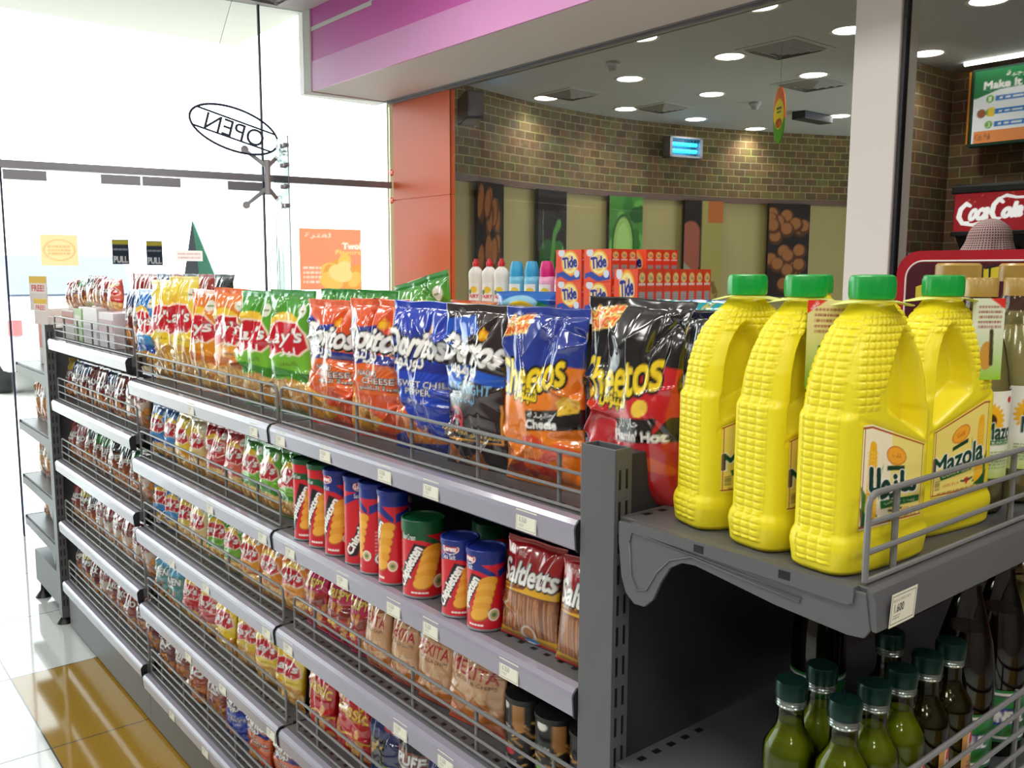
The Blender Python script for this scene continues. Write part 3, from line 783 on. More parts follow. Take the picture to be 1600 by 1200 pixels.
# glass shop front
def facade():
    def pane(nm, ya, yb, z0, z1):
        a, b = front(ya), front(yb); n = Vector((FD.y, -FD.x, 0)) * .01
        struct(MB().prism([(a.x, a.y), (b.x, b.y), (b.x - n.x, b.y - n.y), (a.x - n.x, a.y - n.y)], 'z', z0, z1).build(nm, M['glass']))
    k = 3
    for ya, yb in ((-4.2, -2.7), (-2.695, -1.25), (-1.245, .147), (.153, 1.497), (1.503, 2.305)):
        pane('window_%d' % k, ya, yb, 2.0, CEIL); k += 1
    pane('window_%d' % k, -4.2, -2.7, 0, 1.965); k += 1
    pane('window_%d' % k, -2.695, -1.25, 0, 1.965); k += 1
    pane('window_%d' % k, 1.503, 2.305, 0, 1.965)
    for j, (ya, yb) in enumerate(((-1.245, .14), (.16, .82), (.83, 1.49))):
        a, b = front(ya), front(yb); n = Vector((FD.y, -FD.x, 0)) * .012
        d = MB().prism([(a.x, a.y), (b.x, b.y), (b.x - n.x, b.y - n.y), (a.x - n.x, a.y - n.y)], 'z', .02, 1.955).build('door_%d' % (j + 1), M['glass'])
        struct(d)
        if j:
            p = front(yb - .1 if j == 1 else ya + .1, .05)
            MB().tube([(p.x, p.y, .75), (p.x, p.y, 1.15)], .014, 10).build('door_handle', M['chrome'], d)
        for q in ((ya, ya + .2), (yb - .2, yb)):
            a, b = front(q[0], .016), front(q[1], .016); n = Vector((FD.y, -FD.x, 0)) * .04
            MB().prism([(a.x, a.y), (b.x, b.y), (b.x - n.x, b.y - n.y), (a.x - n.x, a.y - n.y)], 'z', 1.905, 1.955).build('patch_fitting', M['alu'], d)
    a, b = front(-4.2, .02), front(2.31, .02); n = Vector((FD.y, -FD.x, 0)) * .05
    struct(MB().prism([(a.x, a.y), (b.x, b.y), (b.x - n.x, b.y - n.y), (a.x - n.x, a.y - n.y)], 'z', 1.962, 2.002).build('trim_8', M['alu']))
    for j, (y, dp) in enumerate(((.15, .012), (1.5, .012))):
        a = front(y - .005, .008); b = front(y + .005, .008); n = Vector((FD.y, -FD.x, 0)) * .024
        struct(MB().prism([(a.x, a.y), (b.x, b.y), (b.x - n.x, b.y - n.y), (a.x - n.x, a.y - n.y)], 'z', 0, CEIL).build('trim_%d' % (9 + j), M['iron']))
    # glass stiffening fin with bolted patch plates
    p = front(1.56, 0)
    n = Vector((FD.y, -FD.x, 0)); t = FD
    fin = MB()
    for z0, z1 in ((0, 2.2),):
        a = p + n * .03; b = p + n * .30; w = t * .006
        fin.prism([((a - w).x, (a - w).y), ((b - w).x, (b - w).y), ((b + w).x, (b + w).y), ((a + w).x, (a + w).y)], 'z', z0, z1)
    f = struct(fin.build('window_11', M['fin']))
    f['label'] = 'upright glass fin bracing the shop front'
    e = MB()
    for q in (.03, .30):
        c = p + n * q; e.tube([(c.x, c.y, 0), (c.x, c.y, 2.2)], .0025, 6)
    e.build('polished_edge', M['alu'], f)
    for dz in (-.17, -.06, .06, .17):
        for q in (.2, .26):
            c = p + n * q
            MB().tube([c - t * .016 + Vector((0, 0, 1.98 + dz)), c + t * .016 + Vector((0, 0, 1.98 + dz))], .012, 10).build('bolt', M['satin'], f)
    sp = MB(); c = front(1.5, .09, 1.98)
    sp.tube([c + Vector((0, 0, -.1)), c + Vector((0, 0, .1))], .018, 10)
    for dz in (-.1, .1):
        for dt in (-.11, .11):
            e2 = front(1.5 + dt, .012, 1.98 + dz * 1.6); sp.tube([c + Vector((0, 0, dz * .6)), e2], [.014, .01], 8); sp.tube([e2, front(1.5 + dt, .03, 1.98 + dz * 1.6)], .022, 10)
    tag(sp.build('spider_fitting', M['satin'], smooth='auto'), 'metal four arm glass clamp where rail meets the tall pane joint', 'bracket')
facade()
def column_bolts():
    for z, w in ((2.065, 'upper'), (1.89, 'lower')):
        o = MB().lathe([(.002, 0), (.02, 0), (.022, .008), (.012, .014), (.012, .05), (.02, .055), (.02, .062), (.002, .064)], 16).build('glass_bolt', M['orange'], loc=(-4.222, 2.33, z))
        o.rotation_euler = (0, -PI / 2, 0)
        tag(o, 'round %s bolt holding glass to the left edge of orange column' % w, 'bolt')
column_bolts()

# ---------------------------------------------------------------- restaurant shell
def brick_mat(name, bw=.118, bh=.062, c1=(118, 96, 56), c2=(88, 70, 42), mortar=(152, 138, 94)):
    m, nt, b = newmat(name)
    uv = nt.nodes.new('ShaderNodeUVMap'); uv.uv_map = 'UV'
    br = nt.nodes.new('ShaderNodeTexBrick')
    br.inputs['Color1'].default_value = rgba(c1); br.inputs['Color2'].default_value = rgba(c2); br.inputs['Mortar'].default_value = rgba(mortar)
    br.inputs['Scale'].default_value = 1; br.inputs['Brick Width'].default_value = bw; br.inputs['Row Height'].default_value = bh
    br.inputs['Mortar Size'].default_value = .005; br.inputs['Mortar Smooth'].default_value = .3; br.inputs['Bias'].default_value = -.1
    nt.links.new(uv.outputs[0], br.inputs['Vector'])
    nz = nt.nodes.new('ShaderNodeTexNoise'); nz.inputs['Scale'].default_value = 9; nz.inputs['Detail'].default_value = 5
    nt.links.new(uv.outputs[0], nz.inputs['Vector'])
    mx = nt.nodes.new('ShaderNodeMix'); mx.data_type = 'RGBA'; mx.blend_type = 'OVERLAY'; mx.inputs['Factor'].default_value = .55
    nt.links.new(br.outputs['Color'], mx.inputs['A']); nt.links.new(nz.outputs['Color'], mx.inputs['B'])
    hs = nt.nodes.new('ShaderNodeHueSaturation'); hs.inputs['Saturation'].default_value = 1.0
    nt.links.new(mx.outputs['Result'], hs.inputs['Color']); nt.links.new(hs.outputs[0], b.inputs['Base Color'])
    bp = nt.nodes.new('ShaderNodeBump'); bp.inputs['Strength'].default_value = .6; bp.inputs['Distance'].default_value = .004; bp.invert = True
    nt.links.new(br.outputs['Fac'], bp.inputs['Height']); nt.links.new(bp.outputs[0], b.inputs['Normal'])
    b.inputs['Roughness'].default_value = .8
    return m
def wall_line(name, pts, z0, z1, mat, thick=.12, off=0.0):
    """wall following a floor line; inner face has UVs in metres"""
    P = [Vector(p) for p in pts]; n = len(P); N = []
    for i in range(n):
        d = (P[min(i + 1, n - 1)] - P[max(i - 1, 0)]).normalized(); N.append(Vector((d.y, -d.x)))
    vs, fs, uv = [], [], []; s = [0]
    for i in range(1, n): s.append(s[-1] + (P[i] - P[i - 1]).length)
    for i in range(n):
        a = P[i] + N[i] * off; b = P[i] - N[i] * thick
        vs += [(a.x, a.y, z0), (a.x, a.y, z1), (b.x, b.y, z0), (b.x, b.y, z1)]
    for i in range(n - 1):
        a, b = i * 4, i * 4 + 4
        fs += [(a, b, b + 1, a + 1), (a + 2, a + 3, b + 3, b + 2), (a + 1, b + 1, b + 3, a + 3), (a, a + 2, b + 2, b)]
        uv += [(s[i], z0), (s[i + 1], z0), (s[i + 1], z1), (s[i], z1)] + [(0, 0)] * 12
    fs += [(0, 1, 3, 2), (n * 4 - 4, n * 4 - 2, n * 4 - 1, n * 4 - 3)]; uv += [(0, 0)] * 8
    me = bpy.data.meshes.new(name); me.from_pydata(vs, [], fs); me.materials.append(mat)
    l = me.uv_layers.new(name='UV'); l.data.foreach_set('uv', np.array(uv, np.float32).ravel())
    me.update()
    return link(name, me)
def smooth_line(pts, k=6):
    P = np.array(pts); out = []
    for i in range(len(P) - 1):
        p0, p1, p2, p3 = P[max(i - 1, 0)], P[i], P[i + 1], P[min(i + 2, len(P) - 1)]
        for j in range(k):
            t = j / k; out.append(tuple(.5 * (2 * p1 + (p2 - p0) * t + (2 * p0 - 5 * p1 + 4 * p2 - p3) * t * t + (3 * p1 - p0 - 3 * p2 + p3) * t ** 3)))
    out.append(tuple(P[-1])); return out
WL = [(-4.22, 2.36), (-4.335, 3.012), (-4.45, 3.477), (-4.53, 3.95), (-4.572, 4.595), (-4.5, 5.222), (-4.323, 5.966), (-4.08, 6.595), (-3.82, 7.137), (-3.3, 7.9), (-2.5, 8.6), (-1.5, 9.05)]
CUR = smooth_line(WL)
brick = brick_mat('brown_brick'); brick2 = brick_mat('brown_brick_near', .15, .068, (132, 100, 70), (104, 80, 58), (158, 142, 108))
struct(wall_line('wall_back', CUR, 2.08, 2.7, brick))
def tan_mat():
    m = pbr('tan_laminate', (160, 146, 92), .6, mottle=.12, mscale=3); return m
struct(wall_line('wall_lower', CUR, 0, 2.08, tan_mat()))
struct(wall_line('trim_11', CUR, 2.055, 2.1, pbr('dado_rail', (96, 66, 50), .5), .02, .02))
struct(wall_line('wall_partition', [(-2.0, 4.36), (-2.0, 5.1)], 0, 2.7, brick2))
struct(wall_line('wall_counter', [(-2.0, 5.1), (3.98, 5.1)], 0, 2.7, brick2))

def on_curve(s):
    a = 0
    for p, q in zip(WL[:-1], WL[1:]):
        p, q = Vector(p), Vector(q); l = (q - p).length
        if a + l >= s or q == Vector(WL[-1]):
            d = (q - p).normalized(); return p + d * (s - a), d
        a += l
SHIFT = -.03      # arc length measured from the column corner
def food(kind, nu=44, nv=80, asp=2.0):
    c = Canvas(nu, nv, asp, (38, 28, 26)); g = np.random.default_rng(len(kind))
    if kind == 'bread':
        for k in range(16): x, y = g.uniform(.1, .9), g.uniform(.1, 1.7); c.ell(x, y, .13, .27, (92, 52, 26), .2 * g.normal()); c.ell(x - .02, y + .03, .1, .22, (146, 90, 46), .2 * g.normal())
    elif kind == 'pepper':
        c.ell(.32, .7, .28, .42, (40, 84, 36)); c.ell(.72, .66, .26, .44, (54, 104, 44)); c.ell(.5, .55, .2, .4, (30, 70, 30)); c.stroke([(.42, .1), (.5, .8), (.56, 1.2), (.72, 1.4)], [.11, .07, .06, .08], (84, 136, 62)); c.ell(.85, .7, .05, .3, (120, 160, 90))
    elif kind == 'cucumber':
        c.rect(0, 0, 1, 2, (70, 130, 50)); c.blobs(30, 0, 0, 1, 2, .1, .3, [(50, 110, 40), (100, 160, 70), (40, 84, 36)], seed=4); c.ell(.42, 1.05, .33, .6, (44, 84, 36)); c.ell(.42, 1.05, .28, .54, (140, 180, 90)); c.ell(.42, 1.05, .2, .42, (160, 196, 110))
    elif kind == 'cheese':
        c.rect(.45, 0, 1, 2, (156, 146, 84)); c.rect(.6, 1.55, 1, 2, (176, 100, 50)); c.stroke([(.18, .7), (.18, 1.35)], .22, (150, 84, 66)); c.poly([(0, .2), (0, .75), (.4, .45), (.3, .2)], (140, 140, 126)); c.blobs(20, .2, 0, 1, .3, .06, .12, [(170, 140, 80), (120, 90, 50)], seed=2)
    else:
        for k in range(26): x, y = g.uniform(.05, .95), g.uniform(.2, 1.75); c.ell(x, y, .17, .16, (84, 48, 28)); c.ell(x - .02, y + .03, .13, .12, (150, 98, 56))
    return c
blk = pbr('canvas_edge', (36, 30, 28), .7)
for s, wd, kind, lb in ((.86, .3, 'bread', 'dark picture panel of brown bread loaves, nearest the orange column'), (1.6, .35, 'pepper', 'picture panel of green peppers on black, second from the orange column'),
                        (2.47, .36, 'cucumber', 'bright green picture panel with a round cucumber slice'), (3.33, .42, 'cheese', 'picture panel of sliced meat and pale cheese on the curved wall'), (4.26, .44, 'rolls', 'picture panel of round bread rolls left of the white pillar')):
    p, d = on_curve(s + SHIFT); n = Vector((d.y, -d.x))
    o = printed_panel('picture_panel', wd, .85, food(kind), M['canvas'], blk, loc=(p.x + n.x * .05, p.y + n.y * .05, 1.21), rotz=math.atan2(d.y, d.x), thick=.03)
    tag(o, lb, 'picture', 'food pictures on the curved wall')

# downlights
DL = [(-4.308, 3.682), (-3.455, 3.664), (-2.647, 3.657), (-1.885, 3.66), (-4.234, 4.451), (-3.432, 4.488), (-2.61, 4.478), (-4.186, 5.237), (-4.168, 6.035), (-3.332, 5.996), (-1.86, 4.466), (-1.188, 3.672), (-2.685, 2.935), (-1.928, 2.936)]
rowname = {0: 'nearest the glass', 1: 'second from the glass', 2: 'third from the glass', 3: 'fourth from the glass'}
dl0 = None
def downlight_mesh():
    r = empty('downlight')
    MB().lathe([(.083, 0), (.1, -.004), (.102, 0), (.083, .0)], 32, closed=False).build('trim_ring', M['white_paint'], r, smooth=True)
    MB().lathe([(.001, -.002), (.05, -.003), (.083, -.001), (.083, .002), (.001, .002)], 32).build('diffuser', M['lamp'], r, smooth=True)
    return r
for i, (x, y) in enumerate(DL):
    if dl0 is None: o = dl0 = downlight_mesh()
    else: o = dup(dl0)
    o.location = (x, y, 2.6975)
    row = min(range(4), key=lambda k: abs(y - (2.935, 3.67, 4.47, 5.24)[k])) if y < 5.6 else 4
    same = sorted([q[0] for q in DL if abs(q[1] - y) < .3]); n = same.index(x) + 1
    od = ['first', 'second', 'third', 'fourth', 'fifth'][n - 1]
    tag(o, 'glowing round downlight, %s from left in the ceiling row %s' % (od, ['nearest the glass', 'second from the glass', 'third from the glass', 'fourth from the glass', 'farthest from the glass'][row]), 'ceiling light', 'round downlights in the restaurant ceiling')
    area_light('downlight_lamp', (x, y, 2.688), .14, .14, 3.2, (1, .98, .93), shape='DISK', spread=2.2)
def vent(x, y, z, s, lb):
    r = empty('ceiling_vent', (x, y, z))
    MB().box(-s, -s, -.004, s, s, -.0005).build('frame', M['rest_ceiling'] if z < 2.8 else M['white_paint'], r)
    m = MB()
    for k in range(4):
        q = s * (.82 - .2 * k); h = -.006 - .006 * k
        m.add([(-q, -q, h), (q, -q, h), (q, q, h), (-q, q, h), (-q + .02, -q + .02, h - .012), (q - .02, -q + .02, h - .012), (q - .02, q - .02, h - .012), (-q + .02, q - .02, h - .012)], [(0, 1, 5, 4), (1, 2, 6, 5), (2, 3, 7, 6), (3, 0, 4, 7)])
    m.build('louvre', M['alu'] if z > 2.8 else M['vent_grey'], r)
    tag(r, lb, 'air vent', 'square ceiling air vents')
vent(-2.33, 3.747, 2.7, .2, 'square grey ceiling vent right of the hanging oval sign')
vent(-2.769, 4.722, 2.7, .2, 'square grey ceiling vent behind the hanging oval sign')
vent(-4.084, 3.723, 2.7, .17, 'small square ceiling vent near the curved wall left end')
vent(-4.013, 4.625, 2.7, .17, 'small square ceiling vent above the blue insect light')
vent(-4.11, 1.42, CEIL, .2, 'white slatted ceiling vent beside the glass front')
for x, y, lb in ((-3.193, 3.239, 'white smoke detector on the restaurant ceiling near the glass'), (-3.422, 4.99, 'white smoke detector deep in the restaurant ceiling behind the oval sign')):
    tag(MB().lathe([(.001, -.055), (.022, -.055), (.026, -.04), (.032, -.025), (.045, -.016), (.045, 0), (.001, 0)], 24).build('smoke_detector', M['rest_ceiling'], loc=(x, y, 2.7), smooth='auto'), lb, 'smoke detector')
e = empty('emergency_light', (-3.42, 5.755, 2.66)); MB().box(-.06, -.2, -.02, .06, .2, .04).build('housing', M['dark_steel'], e, bevel=.006); MB().box(-.066, -.12, -.005, -.06, -.1, .01).build('indicator', pbr('green_led', (60, 200, 60), .4, emis=(60, 255, 60), estr=2), e)
tag(e, 'grey emergency light box on the ceiling right of the oval sign', 'light')

def oval_sign():
    c = Canvas(36, 76, 2.35, (236, 120, 50)); a = 2.35
    c.put(c.Y < a * .42, (90, 160, 40)); c.ell(.5, a * .52, .44, .62, (236, 216, 40)); c.ell(.5, a * .36, .3, .2, (180, 90, 40)); c.blobs(12, .3, a * .3, .7, a * .42, .08, .12, [(206, 110, 40), (160, 70, 30)], seed=2)
    c.rect(.28, a * .6, .72, a * .64, (40, 90, 40)); c.rect(.32, a * .54, .68, a * .57, (60, 110, 50))
    nu, nv = c.nu, c.nv; v = np.linspace(-1, 1, nv)[:, None]; s = np.linspace(-1, 1, nu)[None, :]
    w = np.sqrt(np.clip(1 - v * v, 1e-4, 1)) * .066
    P = np.stack([s * w, np.zeros((nv, nu)) - .004, np.broadcast_to(v * .155, (nv, nu))], -1)
    Q = P.copy(); Q[..., 1] = .004; Q = Q[:, ::-1]
    cc = c.cells()
    r = link('hanging_sign', grid_mesh('hanging_sign', np.concatenate([P, Q], 1), np.concatenate([cc, cc], 1), M['card'], wrap=True), loc=(-2.25, 3.6, 2.306), rotz=-.5)
    MB().tube([(0, 0, .155), (0, 0, .393)], .0012, 5).build('string', M['wire'], r)
    tag(r, 'orange and green oval card sign hanging on a string from the ceiling', 'sign')
oval_sign()
def zapper(loc, rz, lb, tubes):
    r = empty('insect_killer', loc, rz)
    MB().prism([(-.09, -.0), (-.09, -.09), (-.05, -.12), (.06, -.12), (.09, -.09), (.09, 0)], 'x', -.17, .17) if False else None
    m = MB(); m.box(-.17, -.11, -.085, -.145, 0, .085).box(.145, -.11, -.085, .17, 0, .085).box(-.17, -.11, .07, .17, 0, .085).box(-.17, -.11, -.085, .17, 0, -.07).box(-.17, -.012, -.085, .17, 0, .085)
    m.build('housing', M['alu'], r)
    for dz in tubes: MB().tube([(-.13, -.07, dz), (.13, -.07, dz)], .016, 12).build('lamp_tube', M['uv'], r, smooth='auto')
    g = MB()
    for k in range(9): g.tube([(-.14 + .035 * k, -.108, -.075), (-.14 + .035 * k, -.108, .075)], .0015, 5)
    g.build('guard_grille', M['alu'], r)
    tag(r, lb, 'insect killer', 'blue insect killers on the brick wall')
p, d = on_curve(3.03 + SHIFT); n = Vector((d.y, -d.x))
zapper((p.x + n.x * .06, p.y + n.y * .06, 2.487), math.atan2(d.y, d.x), 'metal insect killer with two glowing blue tubes on curved brick wall', (.028, -.028))
p, d = on_curve(.40); n = Vector((d.y, -d.x))
zapper((p.x + n.x * .17, p.y + n.y * .17, 2.5), math.atan2(d.y, d.x) + .95, 'metal insect killer at wall end beside the orange column, seen from side', (.028, -.028))
# ================================================================== the long gondola
BAYS = {'near': (-1.030, -.066), 'middle': (-2.030, -1.038), 'far': (-3.034, -2.038)}
ZS = {'near': (1.110, .872, .651, .411, .177), 'middle': (1.110, .872, .651, .411, .177), 'far': (1.176, .937, .697, .450, .203)}
LEVEL = ('top', 'second', 'third', 'fourth', 'bottom')
def perf_mat():
    m, nt, b = newmat('perforated_steel')
    x, y, z = objxyz(nt)
    fx = mathn(nt, 'FRACT', mathn(nt, 'DIVIDE', mathn(nt, 'ADD', x, 20), .03))
    h = mathn(nt, 'MULTIPLY', mathn(nt, 'LESS_THAN', fx, .38), mathn(nt, 'MULTIPLY', mathn(nt, 'GREATER_THAN', y, .0385), mathn(nt, 'LESS_THAN', y, .047)))
    c = mixcol(nt, h, rgba((92, 94, 98)), rgba((14, 14, 16)))
    nt.links.new(c, b.inputs['Base Color']); b.inputs['Roughness'].default_value = .42
    return m
M['perf'] = perf_mat()
RAIL = [(.016, -.045), (.003, -.045), (-.0005, -.042), (-.003, -.014), (-.0015, -.008), (.004, -.002), (.016, 0)]
def shelf(bay, lv):
    x0, x1 = BAYS[bay]; z = ZS[bay][lv]
    r = empty('gondola_shelf', ((x0 + x1) / 2, 0, z)); h = (x1 - x0) / 2
    MB().box(-h, .016, -.028, h, .43, 0).build('tray', M['perf'], r)
    MB().prism(RAIL, 'x', -h + .003, h - .003).build('price_rail', M['rail'], r)
    for s in (-1, 1):
        MB().prism([(p[0] * 1.04 - .0006, p[1] * 1.03) for p in RAIL], 'x', s * h - (.003 if s > 0 else 0), s * h + (.003 if s < 0 else 0)).build('end_cap', M['endcap'], r)
    tag(r, 'grey steel %s shelf with plastic price rail in the %s bay of the gondola' % (LEVEL[lv], bay), 'shelf', 'gondola shelves')
def fence(x0, x1, y, z, h, label, n=4, axis='x', r=.0027, up=.19, first=.1):
    """wire guard standing on a shelf"""
    e = empty('wire_guard', (x0, y, z) if axis == 'x' else (y, x0, z)); L = x1 - x0
    A = (lambda u, w: (u, 0, w)) if axis == 'x' else (lambda u, w: (0, u, w))
    R = .012
    MB().tube([A(.003, .003), A(.003, h - R), A(.006, h - .004), A(.003 + R, h), A(L - .003 - R, h), A(L - .006, h - .004), A(L - .003, h - R), A(L - .003, .003)], r * 1.15, 8).build('top_wire', M['wire'], e, smooth='auto')
    for k in range(n - 1):
        zz = .0035 + (h - .0035) * k / (n - 1)
        MB().tube([A(.003, zz), A(L - .003, zz)], r, 7).build('cross_wire', M['wire'], e, smooth='auto')
    u = first
    while u < L - .02:
        p = MB().tube([A(u, 0), A(u, h)], r * 1.25, 7).build('upright_wire', M['wire'], e, smooth='auto')
        p.location = (0, .0045, 0) if axis == 'x' else (-.0045, 0, 0)
        u += up
    tag(e, label, 'wire guard', 'wire shelf guards')
    return e
for bay in BAYS:
    for lv in range(5):
        shelf(bay, lv)
        if bay == 'near' and lv == 1: continue
        x0, x1 = BAYS[bay]
        if bay == 'near' and lv in (2, 3): x0 = -.995
        fence(x0 + .004, x1 - .004, .026, ZS[bay][lv], .080 if bay != 'far' else .084, 'grey wire guard along the %s shelf of the %s bay' % (LEVEL[lv], bay), first=.09 if lv else .13)
def frame():
    r = empty('gondola', (-1.5, .45, 0))
    def at(m, n, mat, **k): o = m.build(n, mat, r, **k); o.location = (1.5, -.45, 0); return o
    for x0, x1 in BAYS.values():
        at(MB().box(x0 - .004, .432, .1, x1 + .004, .45, 1.10), 'back_panel', M['dark_steel'])
        at(MB().box(x0 - .003, .02, .012, x1 + .003, .03, .131 if x0 > -2.5 else .157), 'kick_plate', M['grey_steel'])
    for x in (-3.036, -2.034, -1.034, -.05):
        at(MB().box(x - .012, .43, 0, x + .012, .47, 1.10), 'upright', M['dark_steel'])
    for x0, x1 in BAYS.values():
        at(MB().box(x0, .03, .06, x1, .43, .085), 'base_deck', M['dark_steel'])
    tag(r, 'grey steel frame and kick plates of the long snack gondola', 'gondola', None)
frame()
def slotted_post(nm, x, y, z0, z1, w, d, parent):
    """U-shaped upright: broad face to the aisle (-Y), slotted face to +X"""
    o = MB().box(0, 0, z0, w, .003, z1).box(0, .003, z0, .003, d, z1).box(w - .003, .003, z0, w, d, z1).box(.003, d - .003, z0, w - .003, d, z1).build(nm, M['grey_steel'], parent, loc=(x, y, 0), bevel=.0012)
    s = MB(); z = z0 + .05
    while z < z1 - .04:
        for yy in (d * .28, d * .68): s.box(w - .0005, yy - .002, z, w + .0004, yy + .002, z + .026)
        z += .042
    p = s.build('slots', M['black_plastic'], o)
    return o
def end_unit():
    r = empty('end_unit', (0, .5, 0))
    slotted_post('upright', -.063, -.5 + .002, .02, 1.215, .063, .032, r)
    slotted_post('upright', -.063, .75, .02, 1.215, .063, .032, r)
    MB().box(-.05, -.463, .1, -.012, .75, 1.203).build('back_panel', M['dark_steel'], r, bevel=.002)
    MB().box(-.012, -.49, .02, .38, .78, .14).build('base', M['dark_steel'], r)
    tag(r, 'grey slotted steel posts and back panel of the near end unit', 'gondola')
end_unit()
def end_shelf(z, d, y1, label):
    r = empty('end_shelf', (0, 0, z))
    m = MB().box(.0, .012, -.024, d - .012, y1, 0)
    t = m.build('tray', M['grey_steel'], r, bevel=.0015)
    h = MB()
    for k in range(5): h.box(.012 + 0 * k, .04 + .03 * k, 0, .021, .052 + .03 * k, .0004)
    h.build('peg_holes', M['black_plastic'], t)
    f = MB().prism([(d - .012, 0), (d - .006, -.002), (d - .002, -.012), (d, -.041), (d - .004, -.041), (d - .012, -.03)], 'y', .006, y1)
    f.build('price_rail', M['grey_steel'], r, smooth='auto')
    # arched cantilever bracket on the flank
    pr = [(.006, -.004), (.006, -.03), (.012, -.075), (.02, -.095), (.035, -.106), (.052, -.105), (.066, -.092), (.078, -.066), (.092, -.044), (.11, -.033), (.13, -.031), (.16, -.035), (.24, -.046), (d - .03, -.052), (d - .012, -.05), (d - .006, -.04), (d - .012, -.004)]
    b = MB().prism(pr, 'y', .004, .009).build('bracket', M['grey_steel'], r, bevel=.001)
    MB().tube([(.026, .0035, -.028), (.03, .0035, -.07), (.04, .0035, -.086), (.056, .0035, -.082), (.072, .0035, -.055), (.092, .0035, -.034), (.125, .0035, -.0215), (.17, .0035, -.026), (.27, .0035, -.034), (.272, .0035, -.028), (.1, .0035, -.017), (.03, .0035, -.013), (.026, .0035, -.028)], .0012, 6).build('pressed_bead', M['grey_steel'], b, smooth=True)
    fl = MB().prism([(.03, 0), (.03, -.012), (d - .03, -.02), (d - .024, -.016), (d - .024, 0)], 'y', .001, .012).build('side_flange', M['grey_steel'], r)
    for xx in (.13, .245): MB().box(xx, .0006, -.013, xx + .014, .0011, -.004).build('square_hole', M['black_plastic'], fl)
    return tag(r, label, 'shelf', 'end unit shelves')
end_shelf(1.128, .355, 1.27, 'grey upper end shelf carrying the yellow oil jugs')
end_shelf(.790, .372, 1.27, 'grey lower end shelf carrying the dark oil bottles')
fence(.012, 1.22, .335, 1.1285, .093, 'thick grey wire guard in front of the yellow oil jugs', axis='y', r=.003, first=.067, up=.29)
fence(.012, 1.22, .352, .7905, .116, 'grey wire guard in front of the dark oil bottles', axis='y', r=.003, n=5, first=.38, up=.29)

# far end unit (seen past the far post)
def far_unit():
    r = empty('end_unit', (-3.08, .5, 0))
    slotted_post('upright', -.06, -.498, .03, 1.225, .055, .032, r)
    MB().box(-.055, -.46, .12, -.03, .46, 1.21).build('back_panel', M['grey_steel'], r)
    for x, y in ((-.04, -.48), (-.42, -.48)):
        MB().lathe([(.035, 0), (.03, .008), (.012, .03), (.01, .06), (.001, .06)], 20).build('foot', M['black_plastic'], r, loc=(x, y, 0), smooth='auto')
    MB().box(-.5, -.49, .06, -.06, .45, .2).build('base', M['grey_steel'], r)
    tag(r, 'grey slotted post and base of the end unit by the glass front', 'gondola')
    for k, z in enumerate((1.03, .77, .52, .33)):
        s = empty('end_shelf', (-3.14, 0, z)); MB().box(-.57, .01, -.03, 0, .95, 0).build('tray', M['grey_steel'], s); MB().prism([(-.57, 0), (-.574, -.02), (-.57, -.045), (-.56, -.045), (-.56, 0)], 'y', .005, .95).build('price_rail', M['grey_steel'], s)
        MB().prism([(0, -.01), (-.02, -.1), (-.09, -.05), (-.56, -.04), (-.56, -.01)], 'y', .004, .009).build('bracket', M['grey_steel'], s)
        tag(s, 'grey shelf of the end unit by the glass front, %s from top' % ('first', 'second', 'third', 'fourth')[k], 'shelf', 'far end unit shelves')
far_unit()

# ---------------------------------------------------------------- price tickets
PT = [('POTATO CHIPS', '0.550'), ('CORN CHIPS', '0.550'), ('SNACKS', '0.350')]
PM = [panel_mesh('price_ticket', .045, .031, price(*p), M['paper']) for p in PT]
TICKETS = [('near', 0, (-.973, -.774, -.554, -.41, -.169)), ('near', 1, (-.942, -.715, -.53, -.414, -.207)), ('near', 2, (-.966, -.513, -.373)),
           ('middle', 0, (-1.111, -1.5)), ('middle', 1, (-1.081, -1.394)), ('middle', 2, (-1.077, -1.444, -1.7)), ('middle', 3, (-1.07, -1.356, -1.6)), ('middle', 4, (-1.761, -1.5))]
ORD = ('first', 'second', 'third', 'fourth', 'fifth', 'sixth', 'seventh', 'eighth', 'ninth', 'tenth', 'eleventh', 'twelfth', 'thirteenth', 'fourteenth')
for bay, lv, xs in TICKETS:
    xs = sorted(xs)
    for i, x in enumerate(xs):
        o = link('price_ticket', PM[(i + lv) % 3], loc=(x, -.0033, ZS[bay][lv] - .0405)); o.rotation_euler = (-.03, 0, 0)
        n = len(xs)
        w = {0: 'leftmost', n - 1: 'rightmost'}.get(i, ORD[i] + ' from left')
        tag(o, 'white price ticket, %s, on the %s shelf rail of the %s bay' % (w, LEVEL[lv], bay), 'price tag', 'price tickets on the shelf rails')
c = price('MAZOLA CORN OIL 1.8LTR', '1.600', 66, 46)
o = link('price_ticket', panel_mesh('price_ticket', .052, .036, c, M['paper']), loc=(.3565, .052, 1.0865), rotz=PI / 2); o.rotation_euler = (.06, 0, PI / 2)
tag(o, 'white price ticket reading 1.600 on the upper end shelf rail', 'price tag', 'price tickets on the shelf rails')

